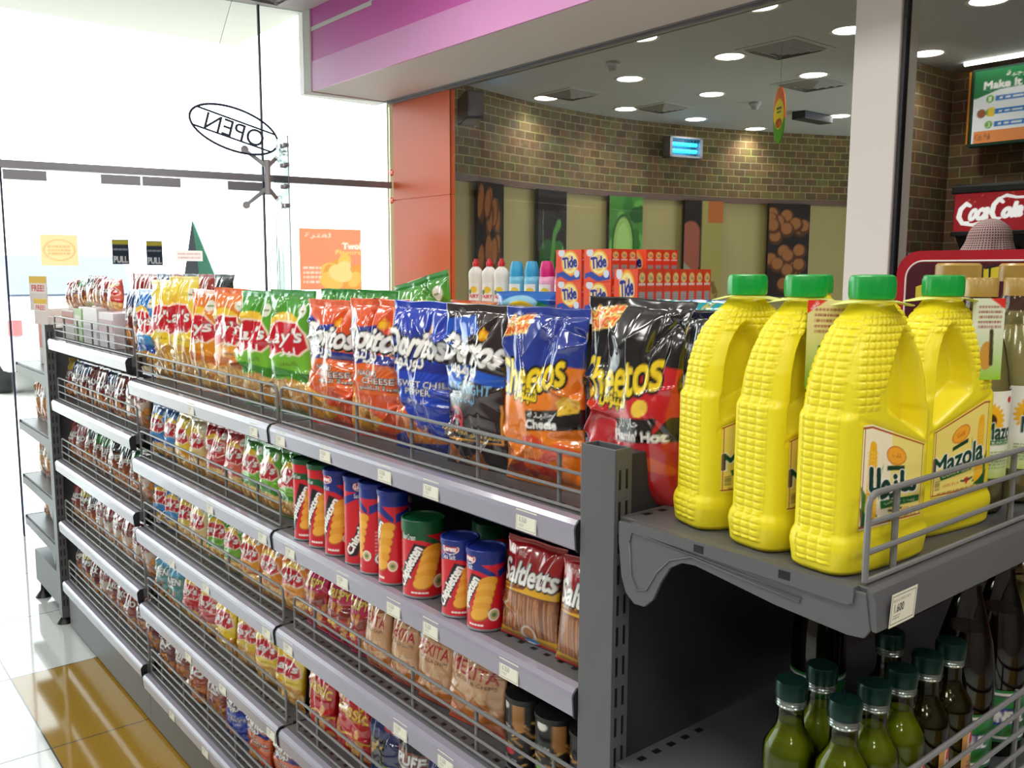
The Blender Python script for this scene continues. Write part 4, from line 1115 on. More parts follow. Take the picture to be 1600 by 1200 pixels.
# ================================================================== pouches on the shelves
LAYS = {'yellow': ((240, 206, 40), (244, 220, 90), (214, 150, 20), 'ملح'), 'orange': ((236, 156, 36), (230, 106, 40), (206, 110, 24), 'بالخضار'), 'green': ((120, 190, 50), (40, 140, 40), (60, 140, 40), 'بالليمون'),
        'blue': ((60, 150, 220), (30, 110, 200), (30, 80, 170), 'ملح'), 'red': ((206, 40, 50), (190, 24, 40), (170, 16, 30), 'حار'), 'pink': ((226, 110, 90), (206, 50, 56), (190, 40, 50), 'حار'), 'tan': ((232, 206, 140), (240, 226, 180), (190, 140, 60), 'ملح')}
CV = {}
def cvs(key):
    if key not in CV:
        if key.startswith('big_'): b = LAYS[key[4:]]; CV[key] = crisps(b[0], b[1], b[2], 80, 116, 1.45, b[3], True)
        elif key in LAYS: b = LAYS[key]; CV[key] = crisps(b[0], b[1], b[2], 48, 68, 1.3, b[3])
        else: CV[key] = {
            'nacho': nacho, 'sweet': sweet, 'late': late,
            'cheese_puffs': lambda: puffs((34, 58, 150), (240, 130, 30), None, 'Cheese', ar('جبنة'), False),
            'hot_puffs': lambda: puffs((26, 24, 28), (198, 30, 40), None, "Flamin' Hot", ar('حار نار'), True),
            'mexita': mexita, 'classic': classic, 'nuts': nuts, 'sesame': sesame, 'sticks': sticks,
            'nacho_small': lambda: nacho(50, 72), 'sweet_small': lambda: sweet(50, 72),
            'brown_blue': lambda: darkbag((30, 52, 110), (112, 36, 34), (120, 70, 60), 'CHIPS', seed=2), 'brown': lambda: darkbag((130, 50, 36), (110, 34, 32), (150, 120, 104), 'MAX', seed=3),
            'brown_green': lambda: darkbag((40, 130, 50), (130, 60, 40), (140, 84, 56), 'PUFF', seed=4), 'brown_dark': lambda: darkbag((36, 38, 44), (140, 64, 40), (150, 96, 60), 'PUFF', seed=5),
            'cream_red': lambda: darkbag((140, 30, 36), (196, 176, 158), (178, 156, 140), 'OMAN', col=(160, 30, 40), seed=6), 'red_brown': lambda: darkbag((150, 40, 34), (140, 52, 40), (190, 150, 130), 'TAKO', seed=7),
            'teal': lambda: darkbag((80, 160, 200), (90, 150, 150), (130, 160, 90), 'OVEN', seed=8), 'brown_orange': lambda: darkbag((150, 120, 40), (170, 70, 36), (110, 44, 30), 'BBQ', seed=9),
            'yellow_tip': lambda: darkbag((190, 170, 40), (120, 44, 36), (110, 50, 44), 'CHIPS', seed=10), 'black_brown': lambda: darkbag((24, 24, 30), (40, 30, 28), (84, 52, 34), 'Natural', chips=False, nu=60, nv=84),
            'bake_orange': lambda: darkbag((206, 110, 40), (214, 150, 80), (190, 100, 50), 'BAKE', seed=12)}[key]()
    return CV[key]
LOOK = {'yellow': 'yellow crisp bag with red logo', 'orange': 'orange crisp bag with red logo', 'green': 'green crisp bag with red logo', 'blue': 'blue crisp bag with red logo', 'red': 'red crisp bag', 'pink': 'salmon red crisp bag', 'tan': 'pale tan crisp bag with red logo',
        'nacho': 'orange corn chip bag', 'sweet': 'blue corn chip bag', 'mexita': 'beige tortilla chip bag with red lettering', 'classic': 'red snack bag with yellow lettering', 'nuts': 'shiny crimson nut snack bag', 'sesame': 'dark blue snack bag with green band',
        'nacho_small': 'orange corn chip bag', 'sweet_small': 'dark blue corn chip bag', 'brown_blue': 'brown snack bag with blue top', 'brown': 'reddish brown snack bag', 'brown_green': 'brown snack bag with green top', 'brown_dark': 'brown snack bag with black top',
        'cream_red': 'cream and red snack bag', 'red_brown': 'rust red snack bag', 'teal': 'pale teal snack bag', 'brown_orange': 'olive topped orange snack bag', 'yellow_tip': 'maroon snack bag with yellow top', 'black_brown': 'black and brown snack bag', 'bake_orange': 'tan and orange snack bag', 'sticks': 'red salt stick pack'}
PM2 = {}
rnd = random.Random(5)
def pouch(key, W_, H_, T_, var=0, **kw):
    k = (key, round(W_, 3), round(H_, 3), var)
    if k not in PM2: PM2[k] = pouch_mesh('crisp_bag', W_, H_, T_, cvs(key), kw.pop('side', SIDE.get(key, (150, 110, 70))), seed=len(PM2) * 7 + 3 + var, **kw)
    return PM2[k]
SIDE = {'yellow': (236, 190, 30), 'big_yellow': (236, 190, 30), 'orange': (226, 120, 34), 'big_orange': (226, 120, 34), 'green': (70, 160, 40), 'big_green': (60, 150, 40), 'blue': (24, 84, 180), 'big_blue': (40, 120, 210), 'red': (180, 20, 36), 'pink': (190, 36, 46), 'tan': (220, 190, 120),
        'nacho': (214, 76, 34), 'sweet': (22, 54, 170), 'late': (40, 28, 30), 'cheese_puffs': (30, 50, 140), 'hot_puffs': (24, 22, 26), 'nacho_small': (206, 60, 30), 'sweet_small': (24, 40, 120), 'classic': (190, 20, 30), 'mexita': (210, 110, 70), 'sesame': (18, 30, 90), 'sticks': (150, 18, 26), 'nuts': (190, 30, 80), 'black_brown': (24, 22, 24), 'teal': (80, 140, 170)}
def hem(o, W_, H_, col):
    pass
def place(mesh, x, y, z, rz, label, cat='snack bag', group=None, tilt=0.0):
    o = link('crisp_bag', mesh, loc=(x, y, z), rotz=rz)
    if tilt: o.rotation_euler = (tilt, 0, rz)
    return tag(o, label, cat, group)
def fill(bay, lv, keys, xs, W_=None, H_=.158, T_=.045, var=2, lean=.05):
    """xs: left edges plus the right end of the last one"""
    z = ZS[bay][lv] + .0006
    seen = {}
    tot = {k: keys.count(k) for k in keys}
    for i, k in enumerate(keys):
        p = xs[i + 1] - xs[i]; w = round((W_ or min(.145, p * 1.0)) / .01) * .01
        m = pouch(k, w, H_ , T_, i % var, lean=lean, crease=1.1)
        seen[k] = seen.get(k, 0) + 1
        rz = rnd.uniform(.02, .2)
        lab = LOOK[k]
        pos = '' if tot[k] == 1 else (('left of two' if seen[k] == 1 else 'right of two') if tot[k] == 2 else ORD[seen[k] - 1] + ' such from left') + ', '
        o = place(m, xs[i] + p / 2 - .035, .046 + T_ / 2 + w / 2 * math.sin(rz), z, rz, '%s, %s%s shelf, %s bay' % (lab, pos, LEVEL[lv], bay), group='snack bags on the %s shelf of the %s bay' % (LEVEL[lv], bay))
        o.rotation_euler = (rnd.uniform(-.03, .0), rnd.uniform(-.03, .03), rz)
fill('middle', 1, ['blue', 'blue', 'yellow', 'tan', 'red', 'pink', 'green', 'green', 'green'], [-2.02, -1.905, -1.79, -1.68, -1.575, -1.43, -1.315, -1.2, -1.1, -.985])
fill('middle', 2, ['blue', 'blue', 'yellow', 'tan', 'green', 'green', 'orange', 'orange', 'orange'], [-2.03, -1.91, -1.8, -1.7, -1.58, -1.455, -1.34, -1.22, -1.1, -.985], H_=.145)
fill('middle', 3, ['teal', 'teal', 'red', 'red', 'yellow', 'yellow', 'yellow', 'yellow'], [-2.03, -1.905, -1.78, -1.67, -1.53, -1.4, -1.275, -1.15, -1.02])
fill('middle', 4, ['brown', 'brown_dark', 'brown_orange', 'red_brown', 'sweet_small', 'nacho_small', 'nacho_small'], [-2.03, -1.9, -1.77, -1.63, -1.49, -1.35, -1.19, -1.03])
fill('near', 2, ['nuts', 'nuts', 'nuts', 'mexita', 'mexita', 'mexita', 'mexita'], [-.975, -.875, -.775, -.71, -.615, -.525, -.425, -.29], H_=.15)
fill('near', 3, ['classic', 'classic', 'sesame', 'brown_dark', 'sesame', 'sesame'], [-.975, -.85, -.71, -.6, -.5, -.39, -.28], H_=.16)
fill('far', 1, ['yellow_tip', 'brown_blue', 'brown_blue', 'brown', 'brown', 'brown_blue', 'brown', 'cream_red', 'cream_red'], [-3.03 + .11 * i for i in range(10)])
fill('far', 2, ['red_brown', 'red_brown', 'brown_dark', 'brown_green', 'brown_green', 'brown_dark', 'brown_dark', 'brown_green', 'cream_red'], [-3.03 + .11 * i for i in range(10)])
fill('far', 3, ['red_brown', 'yellow_tip', 'brown_dark', 'cream_red', 'cream_red', 'cream_red', 'cream_red', 'cream_red', 'cream_red'], [-3.03 + .11 * i for i in range(10)])
fill('far', 4, ['brown_blue', 'yellow_tip', 'brown', 'cream_red', 'red_brown', 'red_brown', 'red_brown', 'brown', 'brown'], [-3.03 + .11 * i for i in range(10)])

# big bags on the top shelf
ZT = ZS['near'][0] + .0008
G = 'large bags on the top shelf'
def big(key, xc, label, W_=.19, H_=.285, T_=.07, rz=.1, y=None, var=0, tilt=0.0, z=None, roll=0.0, **kw):
    kw.setdefault('crease', 1.5)
    o = place(pouch(key, W_, H_, T_, var, **kw), xc, y if y is not None else .05 + T_ / 2 + W_ / 2 * math.sin(abs(rz)), ZT if z is None else z, rz, label, group=G)
    o.rotation_euler = (tilt, roll, rz)
    return o
big('big_blue', -2.075, 'large blue crisp bag with red logo at left end of top row', .15, .27, .06, .05)
big('big_yellow', -1.935, 'large yellow crisp bag beside the blue bag on top shelf', .17, .30, .06, .12, var=1)
big('big_yellow', -1.785, 'large yellow crisp bag next to the orange bags on top shelf', .17, .31, .065, .15, var=2)
big('big_orange', -1.605, 'large orange crisp bag with folded corner, left of two', .16, .28, .06, .1, top_fold=-.05, var=1)
big('big_orange', -1.44, 'large orange crisp bag with raised corner, right of two', .175, .285, .065, .12, top_fold=.06, var=2)
big('big_green', -1.27, 'large green crisp bag, left of two in front of top shelf', .165, .28, .065, .1, var=1)
big('big_green', -1.10, 'large green crisp bag touching the orange corn chip bags', .185, .285, .07, .12, var=2)
big('nacho', -.90, 'orange corn chip bag, left of two with blue band', .19, .268, .065, .12, var=1)
big('nacho', -.725, 'orange corn chip bag, right of two beside blue corn chip bag', .18, .275, .065, .14, var=2)
big('sweet', -.562, 'large blue sweet chili corn chip bag on top shelf', .175, .275, .065, .12)
big('late', -.395, 'dark brown corn chip bag with pale blue lettering', .168, .275, .06, .08)
big('cheese_puffs', -.232, 'blue and orange cheese puff bag beside the black bag', .178, .275, .07, .06)
big('hot_puffs', -.062, 'black and red hot puff bag standing behind the grey post', .18, .295, .07, .02, y=.105, top_fold=.07)
for x, y, v, lb in ((-1.15, .24, 1, 'green bag top behind the left orange corn chip bag, nearest'), (-.99, .25, 2, 'green bag top behind both orange corn chip bags')):
    big('big_green', x, lb, .15, .285, .05, .12, y=y, var=v)
big('big_green', -.815, 'green bag sticking up highest behind the orange corn chip bags',   .19, .30, .06, .1, y=.30, var=1, roll=-.22, z=ZT + .02)
big('black_brown', -.09, 'black and brown bag behind the hot puff bag', .18, .27, .06, -.02, y=.285)
o = big('tan', -.075, 'pale tan bag low between black bags and grey back panel', .12, .2, .05, .3, y=.35, z=ZT)
# small goods on the top shelf of the far bay
ZF = ZS['far'][0] + .0006
def carton(nm, w, d, h, col, loc, rz, label, cat, flap=None, group=None):
    r = MB().box(-w / 2, -d / 2, 0, w / 2, d / 2, h).build(nm, pbr(nm, col, .5, mottle=.05, mscale=20), loc=loc, rotz=rz, bevel=.002)
    if flap:
        MB().box(-w / 2 + .004, -d / 2 - .0012, h * flap[1], w / 2 - .004, -d / 2 - .0004, h * flap[2]).build('printed_band', pbr('band', flap[0], .5), r)
    return tag(r, label, cat, group)
gx = 'display cartons on the far top shelf'
carton('display_carton', .17, .2, .11, (226, 216, 214), (-2.93, .15, ZF), 0, 'white display carton holding snack packs beside the far post', 'carton', ((190, 120, 110), .55, .95), gx)
carton('display_carton', .10, .2, .12, (176, 206, 150), (-2.78, .15, ZF), 0, 'pale green display carton on the far top shelf', 'carton', ((230, 236, 220), .5, .8), gx)
carton('display_carton', .18, .2, .13, (236, 232, 236), (-2.62, .15, ZF), 0, 'wide white display carton in the middle of far top shelf', 'carton', ((206, 200, 206), .2, .5), gx)
carton('display_carton', .17, .2, .12, (232, 224, 230), (-2.42, .15, ZF), 0, 'white display carton next to the dark wrapped bags', 'carton', ((196, 170, 180), .4, .8), gx)
for i, (k, x) in enumerate((('red_brown', -2.95), ('brown', -2.86), ('brown_green', -2.76), ('brown_dark', -2.66), ('cream_red', -2.57), ('red_brown', -2.48), ('pink', -2.39))):
    o = place(pouch(k, .1, .11, .04, i % 2, lean=.05), x - .05, .09, ZF + (.112 if i < 1 else .122 if i < 3 else .132 if i < 5 else .122), .15, '%s in a far display carton, %s from left' % (LOOK[k], ORD[i]), group='snack packs in the display cartons')
for i, x in enumerate((-2.28, -2.2, -2.12)):
    place(pouch('brown_blue', .075, .2, .03, i % 2, lean=.05), x, .09, ZF, .1, 'slim maroon wrapped snack bag, %s of three left of the blue crisp bag' % ORD[i], group='slim maroon bags on the far top shelf')
for i, (k, x) in enumerate((('red_brown', -2.98), ('red_brown', -2.83), ('brown_blue', -2.68), ('red_brown', -2.54), ('brown_dark', -2.4), ('red_brown', -2.25), ('brown_dark', -2.1))):
    place(pouch(k, .125, .25, .05, i % 2, lean=.03, top_fold=.03), x, .33, ZF, .1, '%s at the back of far top shelf, %s from left' % (LOOK[k], ORD[i]), group='bags at the back of the far top shelf')
# goods on the end unit by the glass
for k, z in enumerate((.77, .52, .33)):
    for j, x in enumerate((-3.64, -3.53, -3.42, -3.31) if k < 2 else (-3.6, -3.48)):
        o = place(pouch('bake_orange', .105, .2 if k == 0 else .18 if k == 1 else .14, .035, j % 2, lean=.03), x, .085, z + .0006, .15, '%s, end unit by the glass, level %s, %s from left' % (LOOK['bake_orange'], ('one', 'two', 'three')[k], ORD[j]), group='orange bags on the far end unit')
cf = Canvas(40, 50, 1.2, (240, 228, 224)); cf.rect(0, .95, 1, 1.2, (236, 196, 80)); cf.text('FREE!', .5, .78, .7, .2, (206, 60, 60), bold=.03); cf.rect(.0, 0, 1, .6, (226, 214, 210))
wcard = pbr('ticket_card', (236, 226, 222), .6)
for x, y, z, w, lb in ((-3.30, .03, 1.272, .14, 'white offer ticket reading FREE clipped at the far shelf end, upper'), (-3.11, -.004, 1.226, .10, 'small white offer ticket reading FREE on top of the far post')):
    tag(printed_panel('offer_ticket', w, w * 1.0, cf, M['paper'], wcard, loc=(x, y, z), rotz=.25, thick=.004), lb, 'sign', 'offer tickets at the far end')
for j, x in enumerate((-3.52, -3.42, -3.3)):
    carton('snack_box', .08, .12, .24 - .03 * j, (238, 226, 222), (x, .14, 1.031), .2, 'white and pink box on the end unit by the glass, %s from left' % ORD[j], 'box', ((226, 150, 140), .3, .8), 'white boxes on the far end unit')

# ---------------------------------------------------------------- canisters
def lathe_print(nm, r, z0, z1, cv, mat, front_ang, belly=None):
    """printed wrap; x=.5 of the design faces front_ang"""
    nu, nv = cv.nu, cv.nv
    t = front_ang + (np.arange(nu) + .5 - nu / 2) / nu * 2 * PI
    z = np.linspace(z0, z1, nv)
    rr = np.full(nv, r) if belly is None else belly(np.linspace(0, 1, nv))
    P = np.stack([rr[:, None] * np.cos(t)[None], rr[:, None] * np.sin(t)[None], np.broadcast_to(z[:, None], (nv, nu))], -1)
    return grid_mesh(nm, P, cv.cells(), mat, wrap=True)
CAN = {}
def can_proto(kind, r, h, lid):
    cv = canister((24, 44, 128) if lid == 'lid_blue' else None, (24, 44, 128) if lid == 'lid_blue' else (14, 84, 48), 150, 110, h / (2 * PI * r))
    root = empty('crisp_canister')
    link('tube', lathe_print('tube', r, .004, h - .004, cv, M['tube'], -PI / 2), root)
    MB().lathe([(.001, .001), (r - .001, 0), (r + .0006, .001), (r + .0006, .0042), (r - .001, .005), (.001, .005)], 48).build('base_rim', M['alu'], root, smooth='auto')
    lz = h - .022 if r > .033 else h - .008
    MB().lathe([(r - .002, lz), (r + .0012, lz), (r + .0016, lz + .002), (r + .0016, h + .001), (r + .0006, h + .002), (r - .002, h + .002), (r - .003, h - .001), (.001, h - .001), (.001, lz)], 48).build('lid', M[lid], root, smooth='auto')
    return root
CANS = [(-.937, .036, 'tall', 'lid_green', 1.1), (-.871, .037, 'tall', 'lid_green', .9), (-.803, .038, 'tall', 'lid_blue', .9), (-.728, .042, 'tall', 'lid_blue', 2.0), (-.662, .038, 'tall', 'lid_blue', -.25), (-.591, .036, 'tall', 'lid_blue', .2),
        (-.507, .043, 'wide', 'lid_green', 1.1), (-.390, .038, 'short', 'lid_blue', 1.2), (-.319, .038, 'short', 'lid_blue', .65)]
LBL = ['red crisp canister with green band, leftmost on the second shelf', 'red crisp canister with green band, second from left', 'tall red crisp canister with blue band, third from left', 'tall red crisp canister with plain red side showing', 'tall red crisp canister showing slanted white name, left of two', 'tall red crisp canister touching the wide green lidded one', 'wide red crisp canister with dark green lid', 'short red crisp canister with blue lid, left of two', 'short red crisp canister with blue lid beside the salt stick pack']
for i, (x, y, kind, lid, rz) in enumerate(CANS):
    r, h = {'tall': (.0305, .172), 'wide': (.0375, .137), 'short': (.0315, .13)}[kind]
    if (kind, lid) not in CAN: o = CAN[(kind, lid)] = can_proto(kind, r, h, lid)
    else: o = dup(CAN[(kind, lid)])
    o.location = (x, y + .004, ZS['near'][1] + .0006); o.rotation_euler = (0, 0, rz)
    tag(o, LBL[i], 'canister', 'crisp canisters on the second shelf')
for i, (x, y, k, w) in enumerate(((-.41, .13, ('wide', 'lid_green'), 'green lidded canister'), (-.30, .135, ('short', 'lid_blue'), 'blue lidded canister'), (-.225, .14, ('short', 'lid_blue'), 'blue lidded canister'))):
    o = dup(CAN[k]); o.location = (x, y, ZS['near'][1] + .0006); o.rotation_euler = (0, 0, .8)
    tag(o, ['dark green lidded canister in the shade behind the wide one', 'blue lidded canister in the second row behind the short pair', 'blue lidded canister behind the left salt stick pack'][i], 'canister', 'crisp canisters on the second shelf')
for i, (x, lb) in enumerate(((-.222, 'red and yellow salt stick pack, left one with its full name showing'), (-.093, 'red and yellow salt stick pack, right one cut off by the post'))):
    o = place(pouch('sticks', .125, .158, .035, i, crease=.5, lean=.06), x, .05, ZS['near'][1] + .0006, .12, lb, group='salt stick packs'); o.rotation_euler = (-.06, 0, .1)
sc = None
for i, (x, y, lb) in enumerate(((-.255, .075, 'black snack canister with stick pictures, left of three'), (-.18, .072, 'black snack canister with stick pictures, middle of three'), (-.105, .075, 'black snack canister half hidden by the grey post'))):
    if sc is None:
        sc = empty('snack_canister'); link('tube', lathe_print('tube', .034, .003, .115, snackcan(), M['tube'], -PI / 2), sc)
        MB().lathe([(.001, 0), (.0345, 0), (.035, .002), (.0345, .0045), (.001, .0045)], 40).build('base_rim', M['alu'], sc, smooth='auto'); MB().lathe([(.001, .112), (.035, .112), (.0355, .113), (.0355, .121), (.034, .122), (.001, .121)], 40).build('lid', M['black_plastic'], sc, smooth='auto'); o = sc
    else: o = dup(sc)
    o.location = (x, y, ZS['near'][2] + .0006); o.rotation_euler = (0, 0, 1.3 + .5 * i)
    tag(o, lb, 'canister', 'black snack canisters')
# ================================================================== yellow corn oil jugs
JA = [(0, .076, .037, 4), (.004, .081, .0405, 5), (.028, .0825, .0425, 6), (.036, .0815, .0415, 6), (.043, .0775, .039, 6), (.15, .0775, .039, 6), (.163, .0775, .039, 6), (.170, .0735, .0385, 5), (.2, .0705, .038, 4), (.225, .064, .0355, 3.2), (.245, .054, .032, 2.8), (.258, .044, .0295, 2.4), (.268, .034, .027, 2.1), (.276, .0255, .0245, 2), (.280, .0215, .0215, 2), (.300, .021, .021, 2)]
JH = .300
def jug_ab(z):
    A = np.array(JA)
    return [np.interp(z, A[:, 0], A[:, k]) for k in (1, 2, 3)]
def sstep(x, a, b):
    t = np.clip((x - a) / (b - a), 0, 1); return t * t * (3 - 2 * t)
def jug_mesh():
    nt, nz = 300, 300
    z = np.linspace(0, JH, nz)
    a, b, n = jug_ab(z)
    k = np.ones(5) / 5
    b[:-3] *= .93
    for q in (a, b, n): q[3:-3] = np.convolve(q, k, 'same')[3:-3]
    t = np.arange(nt) / nt * 2 * PI
    ct, st = np.cos(t)[None], np.sin(t)[None]
    e = (2 / n)[:, None]
    td = np.linspace(0, 2 * PI, 4001); cd, sd = np.cos(td)[None], np.sin(td)[None]
    xd = a[:, None] * np.sign(cd) * np.abs(cd) ** e; yd = b[:, None] * np.sign(sd) * np.abs(sd) ** e
    x = np.empty((nz, nt)); y = np.empty((nz, nt))          # even spacing round the outline
    for i in range(nz):
        l = np.concatenate([[0], np.cumsum(np.hypot(np.diff(xd[i]), np.diff(yd[i])))]); q = np.arange(nt) / nt * l[-1]
        x[i] = np.interp(q, l, xd[i]); y[i] = np.interp(q, l, yd[i])
    Z = np.broadcast_to(z[:, None], x.shape).copy()
    A = np.broadcast_to(a[:, None], x.shape)
    # grip hollow on the handle side
    left = -A + .021 + .004 * sstep(Z, .2, .26)
    right = .012 - .03 * sstep(Z, .19, .262)
    m = sstep(x, left - .004, left + .006) * (1 - sstep(x, right - .004, right + .007))
    zb = .150 + 0.5 * (x + .03)
    m = m * sstep(Z, zb - .006, zb + .012) * (1 - sstep(Z, .236, .256))
    y = y * (1 - .74 * m)
    # swept line between hollow and label panel
    gl = .137 + .32 * (x + .02)
    gr = np.exp(-((Z - gl) / .004) ** 2) * (np.abs(x) < A * .8) * (Z < .2)
    y = y * (1 - .035 * gr)
    # corn kernels
    def pill(f): return 1 - np.abs(2 * (f - np.floor(f)) - 1) ** 4
    row = Z / .0079
    wav = np.broadcast_to(row, x.shape)
    side = sstep(np.abs(x), A - .009, A - .003) * (Z > .012) * (Z < .262)
    cs = y / .0128
    kern_s = pill(cs + .5) * pill(wav) * side * (np.abs(y) < .021)
    face = sstep(x, right + .004, right + .012) * (1 - sstep(np.abs(x), A - .012, A - .006)) * sstep(Z, .165 + .3 * (.04 - x) * 0 + .02 * (x < .03), .178 + .02 * (x < .03)) * (1 - sstep(Z, .266, .272)) * (1 - m)
    up = sstep(Z, .238, .245) * (1 - sstep(Z, .266, .272)) * (1 - side)
    kern_f = pill(x / A * 7) * pill(wav + .5) * np.maximum(face, up * (1 - m))
    d = .0024 * kern_s
    x = x + np.sign(x) * d
    y = y + np.sign(y) * .0023 * kern_f
    P = np.stack([x, y, Z], -1)
    return grid_mesh('bottle_body', P, None, M['jug'], wrap=True, caps=True)
JUGM = jug_mesh()
def jug_label_mesh(cv, face):
    """face -1: handle-left side (-Y); +1: the back"""
    nu, nv = cv.nu, cv.nv
    u = np.linspace(-.056, .056, nu)
    if face < 0: top = .128 + .30 * (u + .056)
    else: top = .128 + .30 * (.056 - u)
    top = np.minimum(top, .1575)
    X = np.broadcast_to(u[None], (nv, nu)); v = np.linspace(0, 1, nv)[:, None]
    Z = .048 + v * (top[None] - .048)
    b = .0363 * (1 - np.abs(X / .0775) ** 6) ** (1 / 6.0)
    Y = -(b + .0006)
    col = cv.cells().copy()
    ed = (v < .035) & (v > .018) | (v > .965) & (v < .982) | (np.abs(X) > .0525) & (np.abs(X) < .0545) & (v > .018) & (v < .982)
    col[np.broadcast_to(ed, X.shape)] = lin((176, 90, 30))
    P = np.stack([X, Y, Z], -1)
    if face > 0: P[..., 0] *= -1; P[..., 1] *= -1
    return grid_mesh('label', P, col, M['tube'])
LF, LB = jug_label_mesh(jug_label(False), -1), jug_label_mesh(jug_label(True), 1)
def make_jug():
    r = empty('oil_jug')
    link('bottle_body', JUGM, r)
    link('front_label', LF, r); link('back_label', LB, r)
    c = MB(); pr = []
    n = 64
    vs = []; prof = [(.0215, .283), (.0232, .284), (.0235, .288), (.0235, .302), (.0225, .307), (.020, .3085), (.001, .3085)]
    fs = []
    for rr, z in prof:
        for k in range(n):
            q = rr * (1 + (.022 if k % 4 < 2 and .285 < z < .306 else 0)); t = 2 * PI * k / n; vs.append((q * math.cos(t), q * math.sin(t), z))
    for i in range(len(prof) - 1):
        for k in range(n): fs.append((i * n + k, i * n + (k + 1) % n, (i + 1) * n + (k + 1) % n, (i + 1) * n + k))
    c.add(vs, fs); c.build('cap', M['green_cap'], r, smooth='auto')
    return r
PALE = pbr('neck_tag_card', (222, 230, 130), .5)
def neck_tag(j, ang, hang, green):
    """folded card collar round the neck, with a hanging flap"""
    nseg = 40
    m = MB(); vs = []; fs = []
    for rr, zz in ((.0245, .2815), (.040, .279), (.0405, .2796), (.0245, .2822)):
        for k in range(nseg):
            t = 2 * PI * k / nseg; w = 1 + .10 * math.cos(3 * t + ang) * (rr > .03); vs.append((rr * w * math.cos(t), rr * w * math.sin(t), zz + .003 * math.sin(2 * t) * (rr > .03)))
    for i in range(4):
        for k in range(nseg): a = i * nseg; b = ((i + 1) % 4) * nseg; fs.append((a + k, a + (k + 1) % nseg, b + (k + 1) % nseg, b + k))
    m.add(vs, fs); t = m.build('neck_collar', PALE, j, smooth='auto')
    if hang:
        cv = Canvas(34, 76, 2.3, (226, 214, 150) if green else (222, 230, 200)); a = 2.3
        cv.grad(0, a * .7, (150, 200, 40), (224, 214, 150) if green else (230, 232, 214)); cv.poly([(0, a), (.5, a), (0, a * .84)] if green else [(.5, a), (1, a), (1, a * .86)], (220, 50, 40)); cv.small(.2, a * .62, .9, a * .92, 5, (150, 60, 50)); cv.rect(.3, a * .2, .8, a * .5, (60, 130, 50)) if green else cv.ell(.5, a * .3, .2, .4, (206, 150, 60))
        if green: cv.text('NEW', .2, a * .93, .24, .1, WHITE, rot=.9)
        else: cv.stroke([(.62, a * .6), (.66, a * .2)], .06, (70, 60, 30))
        g = panel_mesh('hang_flap', .042, .098, cv, M['card'])
        o = link('hang_flap', g, t, loc=(.052 * math.cos(ang), .052 * math.sin(ang), .183)); o.rotation_euler = (-.0, 0, hang)
        bk = MB().box(-.021, .0003, 0, .021, .0012, .098).build('hang_flap_back', PALE, t, loc=tuple(o.location)); bk.rotation_euler = o.rotation_euler
    return t
ZE = 1.1286
HP = PI / 2
JUGS = [(.284, .092, -HP - .08, 'yellow oil jug with Arabic label nearest the shelf corner, behind wire guard', 3), (.269, .284, HP - .12, 'yellow oil jug with English label and grip hollow, right of the Arabic one', 4), (.197, .104, HP - .15, 'yellow oil jug second from the front corner, card tag on its neck', 2),
        (.107, .118, HP - .30, 'yellow oil jug farthest left, next to the grey post', 1), (.182, .284, HP - .14, 'yellow oil jug in second column, only green cap and shoulder showing left', 5), (.094, .286, HP - .14, 'yellow oil jug at the back of second column, cap mostly hidden', 6)]
j0 = None
for x, y, rz, lb, k in JUGS:
    if j0 is None: j = j0 = make_jug()
    else: j = dup(j0)
    j.location = (x, y, ZE); j.rotation_euler = (0, 0, rz)
    tag(j, lb, 'oil jug', 'yellow oil jugs on the end shelf')
    j['_k'] = k
for j in [o for o in COL.objects if o.name.startswith('oil_jug')]:
    k = j['_k']; del j['_k']
    if k == 3: neck_tag(j, 1.2, 0, False)
    if k == 2: neck_tag(j, -1.95, -.95, True)
    if k == 4: neck_tag(j, -.83, -.43, False)
    if k == 1: neck_tag(j, 0, 0, False)

# clear sunflower oil bottles
def clear_bottle(r, h, capr, label=True):
    o = empty('oil_bottle')
    pr = [(.001, 0), (r * .9, 0), (r, .008), (r * .97, h * .2), (r, h * .26), (r, h * .52), (r * .93, h * .6), (r * .8, h * .7), (r * .55, h * .82), (r * .42, h * .88), (r * .42, h * .93)]
    MB().lathe(pr, 48, closed=False).build('bottle_body', M['clear'], o, smooth='auto')
    MB().lathe([(.001, .003), (r * .88, .003), (r * .96, .01), (r * .94, h * .2), (r * .965, h * .26), (r * .965, h * .52), (r * .9, h * .6), (r * .76, h * .7), (r * .56, h * .79), (.001, h * .79)], 40).build('oil', M['oil_gold'], o, smooth='auto')
    MB().lathe([(.001, h * .92), (capr, h * .92), (capr, h * .99), (capr * .9, h), (.001, h)], 36).build('cap', M['tan_cap'], o, smooth='auto')
    if label:
        cv = sun_label(); nu, nv = cv.nu, cv.nv
        t = -PI / 2 + np.linspace(-.95, .95, nu); z = np.linspace(h * .16, h * .53, nv)
        P = np.stack([(r + .0008) * np.cos(t)[None] + 0 * z[:, None], (r + .0008) * np.sin(t)[None] + 0 * z[:, None], np.broadcast_to(z[:, None], (nv, nu))], -1)
        link('label', grid_mesh('label', P, cv.cells(), M['tube']), o)
    return o
b0 = clear_bottle(.042, .305, .02)
b0.location = (.262, .405, ZE); b0.rotation_euler = (0, 0, PI / 2 - .3)
tag(b0, 'clear sunflower oil bottle with white flower label right of the jugs', 'oil bottle')
b1 = clear_bottle(.052, .325, .031, False); b1.location = (.172, .535, ZE); tag(b1, 'big clear oil bottle with amber cap behind the rightmost green cap', 'oil bottle')
b2 = dup(b1); b2.location = (.235, .60, ZE); tag(b2, 'big clear oil bottle with amber cap cut by the right edge, upper end shelf', 'oil bottle')
